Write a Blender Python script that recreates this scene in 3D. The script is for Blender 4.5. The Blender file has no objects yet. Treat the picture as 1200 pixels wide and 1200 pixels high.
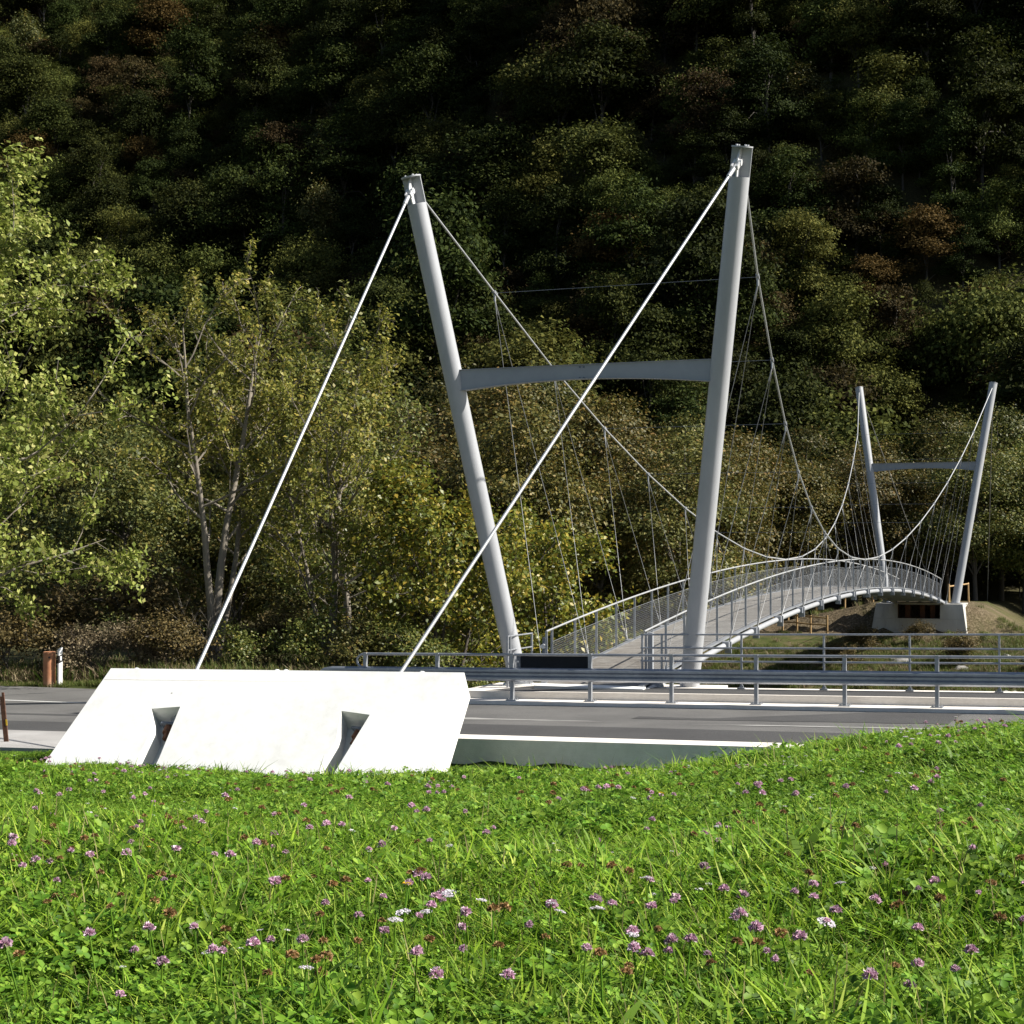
import bpy, math, random
import numpy as np
from mathutils import Vector, Matrix

# ------------------------------------------------------------------ camera, sky, sun, exposure
scene = bpy.context.scene
coll = scene.collection
CZ = 3.85                                   # eye height above the road datum
cam_d = bpy.data.cameras.new('camera')
cam_d.sensor_width = 36.0
cam_d.lens = 57.0
cam_d.clip_start = 0.1
cam_d.clip_end = 3000.0
cam = bpy.data.objects.new('camera', cam_d)
cam.location = (0, 0, CZ)
cam.rotation_euler = (math.pi / 2 + 0.0199, 0, 0)
coll.objects.link(cam)
scene.camera = cam

SUN_EL = math.radians(40.0)
SUN_AZ = math.radians(97.0)                 # from +Y towards +X: straight from the right
sun_vec = Vector((math.sin(SUN_AZ) * math.cos(SUN_EL), math.cos(SUN_AZ) * math.cos(SUN_EL), math.sin(SUN_EL)))
world = bpy.data.worlds.new('World')
scene.world = world
world.use_nodes = True
wn = world.node_tree
bg = wn.nodes['Background']
sky = wn.nodes.new('ShaderNodeTexSky')
sky.sky_type = 'NISHITA'
sky.sun_disc = False
sky.sun_elevation = SUN_EL
sky.sun_rotation = SUN_AZ
wn.links.new(sky.outputs[0], bg.inputs[0])
bg.inputs[1].default_value = 0.047
sun_d = bpy.data.lights.new('sun', 'SUN')
sun_d.energy = 4.6
sun_d.angle = math.radians(0.53)
sun_d.color = (1.0, 0.95, 0.86)
sun = bpy.data.objects.new('sun', sun_d)
sun.rotation_euler = (-sun_vec).to_track_quat('-Z', 'Y').to_euler()
sun.location = (40, -10, 60)
coll.objects.link(sun)
scene.view_settings.view_transform = 'Standard'
scene.view_settings.look = 'None'
scene.view_settings.gamma = 1.0
scene.view_settings.use_curve_mapping = False
scene.view_settings.exposure = 1.08
scene.cycles.max_bounces = 4
scene.cycles.diffuse_bounces = 2
scene.cycles.glossy_bounces = 2
scene.cycles.transmission_bounces = 3
scene.cycles.transparent_max_bounces = 4

# ------------------------------------------------------------------ frames of the place
GX, GY, GZ = -3.6707, 40.6704, 0.0067       # guardrail line
GTH, GRADE = 0.4042, 0.0217
gdx, gdy = math.cos(GTH), -math.sin(GTH)
ndx, ndy = math.sin(GTH), math.cos(GTH)


def RP(s, w, h=0.0):
    """a point by metres along the road, across it (away from the camera) and above its datum"""
    return Vector((GX + gdx * s + ndx * w, GY + gdy * s + ndy * w, GZ + GRADE * s + h))


BO = Vector((2.2645, 40.7391, CZ - 3.5694))  # middle of the near pylon feet
BAL, BL = 0.3763, 60.16
BA = Vector((math.sin(BAL), math.cos(BAL), 0))
BN = Vector((math.cos(BAL), -math.sin(BAL), 0))
UP = Vector((0, 0, 1))


def BP(a, c, z):
    return BO + BA * a + BN * c + UP * z


def smooth(e0, e1, x):
    t = np.clip((x - e0) / (e1 - e0), 0, 1)
    return t * t * (3 - 2 * t)


def vnoise(x, y, seed=0):
    """cheap smooth 2-D noise in -1..1"""
    r = np.random.RandomState(seed)
    out = np.zeros_like(np.asarray(x, float))
    for _ in range(7):
        a = r.uniform(0, 6.283)
        f = r.uniform(0.6, 1.7)
        out = out + np.sin((x * math.cos(a) + y * math.sin(a)) * f + r.uniform(0, 6.283))
    return out / 4.2


ML = ([-20, 0, 3, 5, 8, 10, 12, 14, 16, 20, 25, 28, 40], [-.3, -.62, -.78, -.90, -1.2, -1.42, -1.68, -1.95, -2.35, -3.05, -3.75, -3.95, -4.0])
MR = ([-20, 0, 3, 5, 8, 10, 13, 16, 20, 25, 28, 40], [-.3, -.62, -.74, -.83, -.93, -1.08, -1.40, -1.92, -2.85, -3.7, -3.95, -4.0])
FAR_W = ([2.3, 4.6, 14, 36, 40, 57, 62, 75, 100, 400], [-.1, -.6, -4.2, -4.2, -3.6, -1.65, -1.5, -1.5, -1.4, -1.4])


def hill(x, y):
    fx = 8 - x - 0.12 * (y - 200)
    ramp = smooth(140, 215, y)
    spur = -1.1 * np.clip(fx, 0, 46) - 0.35 * np.clip(fx - 46, 0, 80)
    yy = y - 134 - 0.10 * x
    zz = -1.4 + 0.74 * (np.sqrt(np.maximum(yy, -40) ** 2 + 36) + yy) * 0.5 + 0.55 * np.clip(x - 6, 0, 200) * smooth(136, 200, y)
    return zz + spur * ramp * 0.9 + 6.5 * vnoise(x * 0.05, y * 0.05, 3) * ramp + 1.2 * vnoise(x * .2, y * .2, 4) * ramp


def ground_z(x, y):
    x = np.asarray(x, float)
    y = np.asarray(y, float)
    s = (x - GX) * gdx + (y - GY) * gdy
    w = (x - GX) * ndx + (y - GY) * ndy
    zr = GZ + GRADE * np.clip(s, -40, 60)
    t = smooth(0.8, 3.8, x)
    zm = (1 - t) * np.interp(y, *ML) + t * np.interp(y, *MR) - 0.15 + CZ
    zm = zm + 0.05 * vnoise(x * .5, y * .5, 1) + 0.02 * vnoise(x * 2.1, y * 2.1, 2)
    zm = zm + 0.08 * smooth(-1.5, -4.0, x) * smooth(6, 10, y)
    edge = zr - 0.42 + 0.30 * smooth(2.0, -1.0, s)
    k = smooth(-15.0, -9.3, w)
    z = zm * (1 - k) + edge * k
    z = np.where(w > -8.45, zr - 0.25, z)
    k = smooth(-8.8, -8.45, w)
    z = np.where((w > -8.8) & (w <= -8.45), edge * (1 - k) + (zr - .25) * k, z)
    far = np.interp(w, *FAR_W) + 0.12 * vnoise(x * .45, y * .45, 5)
    far = np.where(w < 2.5, zr - 0.12, far)
    left = np.where(w < 20, zr - .12 - 0.02 * (w - 3.5), np.maximum(far, -0.5 - 0.2 * (w - 20))) + 0.10 * vnoise(x * .6, y * .6, 6)
    fl = smooth(1.5, -5.0, s)
    zb = far * (1 - fl) + left * fl
    z = np.where(w > 2.4, zb, z)
    # approach embankment behind the far abutment
    a = (x - BO.x) * BA.x + (y - BO.y) * BA.y
    c = (x - BO.x) * BN.x + (y - BO.y) * BN.y
    mound = 0.30 - .58 * np.maximum(0, c - 2.9) - .22 * np.maximum(0, -c - 2.9) - 1.6 * np.maximum(0, 60.4 - a) - 0.03 * np.maximum(0, a - 64) + .06 * vnoise(x * .9, y * .9, 7)
    z = np.where(w > 40, np.maximum(z, mound), z)
    z = np.where(y > 120, np.maximum(z, hill(x, y)), z)
    return z


def gz(x, y):
    return float(ground_z(np.array([x]), np.array([y]))[0])


# ------------------------------------------------------------------ materials
MATS = {}


def new_mat(name):
    m = bpy.data.materials.new(name)
    m.use_nodes = True
    MATS[name] = m
    nt = m.node_tree
    return m, nt, nt.nodes['Principled BSDF'], nt.nodes['Material Output']


def ramp_node(nt, stops):
    r = nt.nodes.new('ShaderNodeValToRGB')
    e = r.color_ramp.elements
    while len(e) < len(stops):
        e.new(0.5)
    for i, (p, c) in enumerate(stops):
        e[i].position = p
        e[i].color = (c[0], c[1], c[2], 1)
    return r


def surf(name, c1, c2, scale=4.0, rough=0.7, metal=0.0, bump=0.0, bump_scale=60.0, c3=None, big=0.5, spec=0.5, stretch=None):
    m, nt, b, out = new_mat(name)
    tc = nt.nodes.new('ShaderNodeTexCoord')
    src = tc.outputs['Object']
    if stretch:
        mp = nt.nodes.new('ShaderNodeMapping')
        mp.inputs['Scale'].default_value = stretch
        nt.links.new(src, mp.inputs[0])
        src = mp.outputs[0]
    n1 = nt.nodes.new('ShaderNodeTexNoise')
    n1.inputs['Scale'].default_value = scale
    n1.inputs['Detail'].default_value = 9
    n1.inputs['Roughness'].default_value = 0.65
    nt.links.new(src, n1.inputs['Vector'])
    n2 = nt.nodes.new('ShaderNodeTexNoise')
    n2.inputs['Scale'].default_value = big
    n2.inputs['Detail'].default_value = 4
    nt.links.new(src, n2.inputs['Vector'])
    ad = nt.nodes.new('ShaderNodeMath')
    ad.operation = 'ADD'
    nt.links.new(n1.outputs[0], ad.inputs[0])
    nt.links.new(n2.outputs[0], ad.inputs[1])
    hf = nt.nodes.new('ShaderNodeMath')
    hf.operation = 'MULTIPLY'
    hf.inputs[1].default_value = 0.5
    nt.links.new(ad.outputs[0], hf.inputs[0])
    st = [(0.36, c1), (0.62, c2)] if c3 is None else [(0.34, c1), (0.5, c2), (0.64, c3)]
    r = ramp_node(nt, st)
    nt.links.new(hf.outputs[0], r.inputs[0])
    nt.links.new(r.outputs[0], b.inputs['Base Color'])
    b.inputs['Roughness'].default_value = rough
    b.inputs['Metallic'].default_value = metal
    b.inputs['Specular IOR Level'].default_value = spec
    if bump > 0:
        n3 = nt.nodes.new('ShaderNodeTexNoise')
        n3.inputs['Scale'].default_value = bump_scale
        n3.inputs['Detail'].default_value = 6
        nt.links.new(src, n3.inputs['Vector'])
        bp = nt.nodes.new('ShaderNodeBump')
        bp.inputs['Strength'].default_value = bump
        bp.inputs['Distance'].default_value = 0.02
        nt.links.new(n3.outputs[0], bp.inputs['Height'])
        nt.links.new(bp.outputs[0], b.inputs['Normal'])
    return m


def leaf_mat(name, stops, transl=0.35, rough=0.5, spec=0.35, tree_var=0.35, hue_var=0.0):
    """foliage: colour varies from leaf to leaf and from plant to plant"""
    m, nt, b, out = new_mat(name)
    geo = nt.nodes.new('ShaderNodeNewGeometry')
    oi = nt.nodes.new('ShaderNodeObjectInfo')
    r = ramp_node(nt, stops)
    nt.links.new(geo.outputs['Random Per Island'], r.inputs[0])
    hsv = nt.nodes.new('ShaderNodeHueSaturation')
    mr = nt.nodes.new('ShaderNodeMapRange')
    mr.inputs['To Min'].default_value = 1 - tree_var
    mr.inputs['To Max'].default_value = 1 + tree_var
    nt.links.new(oi.outputs['Random'], mr.inputs[0])
    nt.links.new(mr.outputs[0], hsv.inputs['Value'])
    if hue_var:
        m2 = nt.nodes.new('ShaderNodeMath')
        m2.operation = 'MULTIPLY'
        m2.inputs[1].default_value = 7.31
        fr = nt.nodes.new('ShaderNodeMath')
        fr.operation = 'FRACT'
        mr2 = nt.nodes.new('ShaderNodeMapRange')
        mr2.inputs['To Min'].default_value = 0.5 - hue_var
        mr2.inputs['To Max'].default_value = 0.5 + hue_var
        nt.links.new(oi.outputs['Random'], m2.inputs[0])
        nt.links.new(m2.outputs[0], fr.inputs[0])
        nt.links.new(fr.outputs[0], mr2.inputs[0])
        nt.links.new(mr2.outputs[0], hsv.inputs['Hue'])
    nt.links.new(r.outputs[0], hsv.inputs['Color'])
    nt.links.new(hsv.outputs[0], b.inputs['Base Color'])
    b.inputs['Roughness'].default_value = rough
    b.inputs['Specular IOR Level'].default_value = spec
    tr = nt.nodes.new('ShaderNodeBsdfTranslucent')
    nt.links.new(hsv.outputs[0], tr.inputs['Color'])
    mx = nt.nodes.new('ShaderNodeMixShader')
    mx.inputs[0].default_value = transl
    nt.links.new(b.outputs[0], mx.inputs[1])
    nt.links.new(tr.outputs[0], mx.inputs[2])
    nt.links.new(mx.outputs[0], out.inputs['Surface'])
    return m


M_CONC_W = surf('pale_concrete', (.64, .635, .61), (.74, .74, .72), 5, .85, bump=.08, bump_scale=60, big=.35, c3=(.76, .76, .74))
M_CONC_G = surf('grey_concrete', (.30, .30, .28), (.46, .46, .43), 5, .9, bump=.35, bump_scale=40, big=.9)
M_CONC_K = surf('kerb_concrete', (.68, .63, .57), (.80, .75, .69), 7, .9, bump=.3, bump_scale=50, big=1.2)
M_CONC_FAR = surf('weathered_concrete', (.24, .235, .21), (.42, .41, .38), 1.6, .9, bump=.3, bump_scale=20, c3=(.5, .49, .45), stretch=(1, 1, .35))
M_ASPH = surf('asphalt', (.075, .073, .071), (.115, .112, .108), 60, .85, bump=.5, bump_scale=220, big=.5, c3=(.15, .146, .14))
M_ASPH_D = surf('asphalt_patch', (.042, .041, .042), (.066, .065, .065), 90, .85, bump=.5, bump_scale=220, big=.5)
M_ASPH_L = surf('asphalt_worn', (.20, .196, .188), (.34, .335, .32), 60, .9, bump=.4, bump_scale=200, big=.8)
M_PAINT = surf('road_paint', (.45, .45, .44), (.75, .75, .73), 25, .8, big=2.0)
M_GRAVEL = surf('gravel_apron', (.26, .25, .24), (.42, .41, .40), 70, .95, bump=.6, bump_scale=120, big=.7)
M_PYLON = surf('silver_paint', (.315, .325, .345), (.38, .39, .41), 3.5, .36, .0, big=.5, stretch=(1, 1, .35))
M_BEAM = surf('silver_paint_matt', (.27, .285, .315), (.32, .335, .365), 3, .6, .1, big=.6)
M_GALV = surf('galvanised_steel', (.24, .255, .28), (.38, .395, .42), 14, .45, .5, big=3)
M_RAILB = surf('guardrail_steel', (.26, .285, .33), (.38, .41, .46), 9, .38, .7, big=1.2, bump=.05, bump_scale=8)
M_HANG = surf('hanger_steel', (.19, .195, .20), (.28, .285, .29), 30, .5, .5)
M_CABLE = surf('cable_steel', (.36, .37, .38), (.48, .49, .50), 30, .45, .4)
M_WHITE = surf('white_steel', (.55, .56, .57), (.66, .66, .67), 20, .45, .2)
M_DARKST = surf('dark_steel', (.10, .12, .15), (.17, .19, .23), 10, .5, .4)
M_BOARD = surf('dark_board', (.010, .012, .015), (.018, .021, .026), 8, .8, spec=.15)
M_PLANK = surf('deck_timber', (.115, .098, .082), (.185, .172, .155), 3.5, .85, bump=.4, bump_scale=30, c3=(.25, .238, .222), big=.12)
M_WOOD = surf('fence_timber', (.28, .17, .07), (.46, .31, .14), 9, .8, stretch=(6, 6, 1))
M_RUST = surf('rust', (.045, .02, .012), (.12, .05, .025), 12, .9, bump=.3, bump_scale=60)
M_RUSTC = surf('rusty_recess', (.03, .017, .011), (.10, .05, .028), 3, .95, bump=.3, bump_scale=20)
M_TERRA = surf('terracotta', (.30, .115, .055), (.45, .20, .10), 3.5, .75, stretch=(1, 1, .6), c3=(.50, .30, .2))
M_PLASTIC = surf('white_plastic', (.72, .72, .72), (.8, .8, .8), 8, .5)
M_BLACK = surf('black_plastic', (.012, .012, .013), (.02, .02, .02), 8, .5)
M_YELLOW = surf('yellow_paint', (.55, .35, .02), (.7, .45, .03), 20, .6)
M_EARTH = surf('earth', (.11, .085, .055), (.22, .17, .11), 2.2, .95, bump=.5, bump_scale=14, c3=(.30, .25, .18))
M_BARK = surf('bark', (.12, .105, .085), (.27, .235, .19), 7, .95, bump=.6, bump_scale=30, stretch=(1, 1, .3))
M_BARK_D = surf('dark_bark', (.05, .042, .034), (.11, .095, .08), 7, .95, stretch=(1, 1, .3))
M_SOIL = surf('meadow_soil', (.018, .030, .008), (.035, .06, .014), 6, 1.0, big=2)
M_ROCK = surf('river_rock', (.20, .195, .18), (.38, .37, .35), 4, .9, bump=.5, bump_scale=12)


def ground_material():
    """meadow soil in front, earth and grass on the banks, dark forest floor on the slope"""
    m, nt, b, out = new_mat('ground_cover')
    tc = nt.nodes.new('ShaderNodeTexCoord')
    n = nt.nodes.new('ShaderNodeTexNoise')
    n.inputs['Scale'].default_value = 0.35
    n.inputs['Detail'].default_value = 8
    n.inputs['Roughness'].default_value = .7
    nt.links.new(tc.outputs['Object'], n.inputs['Vector'])
    r = ramp_node(nt, [(.34, (.03, .042, .012)), (.46, (.06, .072, .020)), (.54, (.10, .085, .042)), (.66, (.16, .13, .085))])
    nt.links.new(n.outputs[0], r.inputs[0])
    at = nt.nodes.new('ShaderNodeAttribute')
    at.attribute_name = 'cover'
    sep = nt.nodes.new('ShaderNodeSeparateColor')
    nt.links.new(at.outputs['Color'], sep.inputs[0])
    fine = nt.nodes.new('ShaderNodeTexNoise')
    fine.inputs['Scale'].default_value = 9
    fine.inputs['Detail'].default_value = 6
    nt.links.new(tc.outputs['Object'], fine.inputs['Vector'])
    soil = ramp_node(nt, [(.35, (.016, .03, .007)), (.65, (.04, .075, .015))])
    nt.links.new(fine.outputs[0], soil.inputs[0])
    earth = ramp_node(nt, [(.3, (.05, .038, .023)), (.5, (.10, .076, .047)), (.68, (.20, .158, .105))])
    nt.links.new(fine.outputs[0], earth.inputs[0])
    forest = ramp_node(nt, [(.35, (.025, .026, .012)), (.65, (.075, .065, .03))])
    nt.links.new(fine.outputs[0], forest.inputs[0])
    prev = r.outputs[0]
    for chan, node in (('Red', soil), ('Green', earth), ('Blue', forest)):
        mx = nt.nodes.new('ShaderNodeMix')
        mx.data_type = 'RGBA'
        nt.links.new(sep.outputs[chan], mx.inputs['Factor'])
        nt.links.new(prev, mx.inputs[6])
        nt.links.new(node.outputs[0], mx.inputs[7])
        prev = mx.outputs[2]
    nt.links.new(prev, b.inputs['Base Color'])
    b.inputs['Roughness'].default_value = 1.0
    b.inputs['Specular IOR Level'].default_value = 0.1
    bp = nt.nodes.new('ShaderNodeBump')
    bp.inputs['Strength'].default_value = .6
    bp.inputs['Distance'].default_value = .08
    nt.links.new(fine.outputs[0], bp.inputs['Height'])
    nt.links.new(bp.outputs[0], b.inputs['Normal'])
    return m


M_GROUND = ground_material()
M_WATER, _nt, _b, _o = new_mat('river_water')
_b.inputs['Base Color'].default_value = (.05, .07, .06, 1)
_b.inputs['Roughness'].default_value = .12
_n = _nt.nodes.new('ShaderNodeTexNoise')
_n.inputs['Scale'].default_value = 3
_n.inputs['Detail'].default_value = 5
_bp = _nt.nodes.new('ShaderNodeBump')
_bp.inputs['Strength'].default_value = .5
_nt.links.new(_n.outputs[0], _bp.inputs['Height'])
_nt.links.new(_bp.outputs[0], _b.inputs['Normal'])

L_BRIGHT = leaf_mat('bright_leaves', [(0, (.10, .135, .022)), (.45, (.20, .245, .045)), (.8, (.33, .36, .09)), (1, (.46, .44, .15))], .32, .5, .25, .05)
L_ALDER = leaf_mat('alder_leaves', [(0, (.10, .12, .02)), (.5, (.19, .20, .038)), (.85, (.30, .28, .06)), (1, (.40, .32, .07))], .34, .5, .25, .1)
L_OLIVE = leaf_mat('olive_leaves', [(0, (.06, .085, .016)), (.55, (.12, .145, .03)), (.9, (.20, .20, .045)), (1, (.28, .22, .05))], .3, .5, .35, .12)
L_YELLOW = leaf_mat('yellow_leaves', [(0, (.07, .10, .014)), (.5, (.16, .18, .024)), (.8, (.30, .27, .035)), (1, (.38, .27, .04))], .3, .45, .35, .1)
L_AUTUMN = leaf_mat('autumn_leaves', [(0, (.045, .050, .012)), (.45, (.098, .092, .023)), (.85, (.165, .130, .032)), (1, (.24, .15, .04))], .25, .55, .25, .25, .012)
L_MID = leaf_mat('river_leaves', [(0, (.040, .050, .012)), (.5, (.088, .095, .024)), (.9, (.155, .148, .036)), (1, (.22, .15, .04))], .25, .55, .25, .3, .02)
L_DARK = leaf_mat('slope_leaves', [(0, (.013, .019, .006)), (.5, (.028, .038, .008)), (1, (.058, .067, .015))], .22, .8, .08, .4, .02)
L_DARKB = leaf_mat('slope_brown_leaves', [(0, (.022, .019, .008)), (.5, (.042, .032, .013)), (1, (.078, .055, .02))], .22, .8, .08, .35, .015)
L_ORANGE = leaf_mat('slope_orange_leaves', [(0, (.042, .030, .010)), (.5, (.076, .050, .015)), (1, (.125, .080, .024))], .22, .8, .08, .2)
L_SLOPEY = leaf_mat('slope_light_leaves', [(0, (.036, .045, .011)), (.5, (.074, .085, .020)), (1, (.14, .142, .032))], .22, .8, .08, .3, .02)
L_BUSHB = leaf_mat('brown_bush_leaves', [(0, (.05, .042, .016)), (.5, (.10, .078, .03)), (1, (.17, .12, .045))], .25, .6, .2, .2)
L_DRY = leaf_mat('dry_stalks', [(0, (.11, .085, .05)), (.5, (.20, .155, .095)), (1, (.30, .25, .16))], .2, .8, .1, .2)
L_GRASS = leaf_mat('grass_blades', [(0, (.05, .115, .007)), (.4, (.145, .275, .016)), (.8, (.28, .43, .034)), (1, (.45, .53, .095))], .40, .55, .2, .18, .008)
L_CLOVER = leaf_mat('clover_leaves', [(0, (.042, .105, .009)), (.5, (.12, .24, .02)), (1, (.27, .42, .05))], .38, .55, .25, .25, .014)
L_DOCK = leaf_mat('dock_leaves', [(0, (.05, .12, .010)), (1, (.19, .31, .035))], .38, .55, .2, .2)
L_STRAW = leaf_mat('straw_blades', [(0, (.16, .15, .05)), (1, (.34, .30, .13))], .3, .7, .2, .2)
L_BANK = leaf_mat('bank_grass', [(0, (.045, .075, .012)), (.5, (.09, .125, .022)), (.85, (.15, .16, .04)), (1, (.24, .20, .09))], .3, .6, .2, .3)
P_PINK = leaf_mat('clover_pink', [(0, (.46, .24, .36)), (.6, (.66, .42, .54)), (1, (.84, .70, .76))], .25, .6, .2, .2)
P_BROWN = leaf_mat('clover_withered', [(0, (.17, .095, .04)), (.6, (.30, .18, .075)), (1, (.42, .28, .15))], .2, .8, .1, .2)
P_WHITE = leaf_mat('umbel_white', [(0, (.55, .50, .56)), (1, (.80, .76, .80))], .25, .7, .2, .08)
P_YEL = leaf_mat('petal_yellow', [(0, (.65, .40, .01)), (1, (.80, .58, .03))], .2, .6, .2, .05)


# ------------------------------------------------------------------ mesh helpers
class MB:
    def __init__(self):
        self.v = []
        self.f = []

    def quad(self, a, b, c, d):
        n = len(self.v)
        self.v += [tuple(a), tuple(b), tuple(c), tuple(d)]
        self.f.append((n, n + 1, n + 2, n + 3))
        return self

    def poly(self, pts):
        n = len(self.v)
        self.v += [tuple(p) for p in pts]
        self.f.append(tuple(range(n, n + len(pts))))
        return self

    def box(self, c, ex, ey, ez):
        """centre and three half-extent vectors"""
        c = Vector(c)
        ex, ey, ez = Vector(ex), Vector(ey), Vector(ez)
        n = len(self.v)
        for k in (-1, 1):
            for j in (-1, 1):
                for i in (-1, 1):
                    self.v.append(tuple(c + ex * i + ey * j + ez * k))
        for q in ((0, 2, 3, 1), (4, 5, 7, 6), (0, 1, 5, 4), (2, 6, 7, 3), (0, 4, 6, 2), (1, 3, 7, 5)):
            self.f.append(tuple(n + i for i in q))
        return self

    def prism(self, pts, off):
        """closed solid from a planar outline pushed along off"""
        n = len(self.v)
        k = len(pts)
        off = Vector(off)
        self.v += [tuple(p) for p in pts] + [tuple(Vector(p) + off) for p in pts]
        self.f.append(tuple(range(n + k - 1, n - 1, -1)))
        self.f.append(tuple(range(n + k, n + 2 * k)))
        for i in range(k):
            j = (i + 1) % k
            self.f.append((n + i, n + j, n + k + j, n + k + i))
        return self

    def tube(self, pts, r, sides=8, cap=True):
        pts = [Vector(p) for p in pts]
        rs = r if hasattr(r, '__len__') else [r] * len(pts)
        n0 = len(self.v)
        ref = None
        for i, p in enumerate(pts):
            d = (pts[min(i + 1, len(pts) - 1)] - pts[max(i - 1, 0)]).normalized()
            if ref is None:
                ref = Vector((1, 0, 0)) if abs(d.x) < .8 else Vector((0, 1, 0))
            e1 = (ref - d * ref.dot(d)).normalized()
            ref = e1
            e2 = d.cross(e1)
            for k in range(sides):
                t = 2 * math.pi * k / sides
                self.v.append(tuple(p + (e1 * math.cos(t) + e2 * math.sin(t)) * rs[i]))
        for i in range(len(pts) - 1):
            for k in range(sides):
                a = n0 + i * sides + k
                b = n0 + i * sides + (k + 1) % sides
                self.f.append((a, b, b + sides, a + sides))
        if cap:
            self.f.append(tuple(n0 + k for k in range(sides - 1, -1, -1)))
            m = n0 + (len(pts) - 1) * sides
            self.f.append(tuple(m + k for k in range(sides)))
        return self

    def mesh(self, name, mat, origin=(0, 0, 0), smooth_angle=None):
        me = bpy.data.meshes.new(name)
        o = Vector(origin)
        vv = [(x - o.x, y - o.y, z - o.z) for x, y, z in self.v]
        me.from_pydata(vv, [], self.f)
        me.materials.append(mat)
        if smooth_angle is not None:
            me.polygons.foreach_set('use_smooth', [True] * len(me.polygons))
            me.update()
            try:
                me.set_sharp_from_angle(angle=math.radians(smooth_angle))
            except Exception:
                pass
        me.update()
        return me

    def build(self, name, mat, parent=None, smooth_angle=None, origin=None):
        o = Vector((0, 0, 0))
        if origin is not None:
            o = Vector(origin)
        elif parent is not None:
            o = world_loc(parent)
        ob = bpy.data.objects.new(name, self.mesh(name, mat, o, smooth_angle))
        if parent is not None:
            ob.parent = parent
            ob.location = o - world_loc(parent)
        else:
            ob.location = o
        coll.objects.link(ob)
        return ob


def world_loc(o):
    v = Vector((0, 0, 0))
    while o is not None:
        v += o.location
        o = o.parent
    return v


def np_mesh(name, verts, faces, mat, smooth_shade=False):
    """verts (n,3), faces (m,k) with equal corner count"""
    verts = np.asarray(verts, np.float32)
    faces = np.asarray(faces, np.int32)
    me = bpy.data.meshes.new(name)
    me.vertices.add(len(verts))
    me.vertices.foreach_set('co', verts.ravel())
    k = faces.shape[1]
    me.loops.add(faces.size)
    me.loops.foreach_set('vertex_index', faces.ravel())
    me.polygons.add(len(faces))
    me.polygons.foreach_set('loop_start', np.arange(0, faces.size, k, dtype=np.int32))
    me.polygons.foreach_set('loop_total', np.full(len(faces), k, np.int32))
    if smooth_shade:
        me.polygons.foreach_set('use_smooth', np.ones(len(faces), bool))
    me.materials.append(mat)
    me.update(calc_edges=True)
    me.validate()
    return me


def link(ob, parent=None):
    coll.objects.link(ob)
    if parent is not None:
        ob.parent = parent
    return ob


def empty(name, loc):
    o = bpy.data.objects.new(name, None)
    o.location = loc
    o.empty_display_size = .2
    coll.objects.link(o)
    return o


def tag(o, label=None, cat=None, group=None, kind=None):
    if label:
        o['label'] = label
    if cat:
        o['category'] = cat
    if group:
        o['group'] = group
    if kind:
        o['kind'] = kind
    return o


def share(name, mesh, parent, loc=(0, 0, 0), rot=None):
    o = bpy.data.objects.new(name, mesh)
    o.parent = parent
    o.location = loc
    if rot is not None:
        o.rotation_euler = rot
    coll.objects.link(o)
    return o


def copy_thing(root, loc, rotz=0.0, scale=1.0, tilt=(0, 0)):
    r = root.copy()
    coll.objects.link(r)
    r.location = loc
    r.rotation_euler = (tilt[0], tilt[1], rotz)
    r.scale = (scale, scale, scale) if not hasattr(scale, '__len__') else scale
    for ch in list(root.children):
        c = ch.copy()
        coll.objects.link(c)
        c.parent = r
    return r


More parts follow.
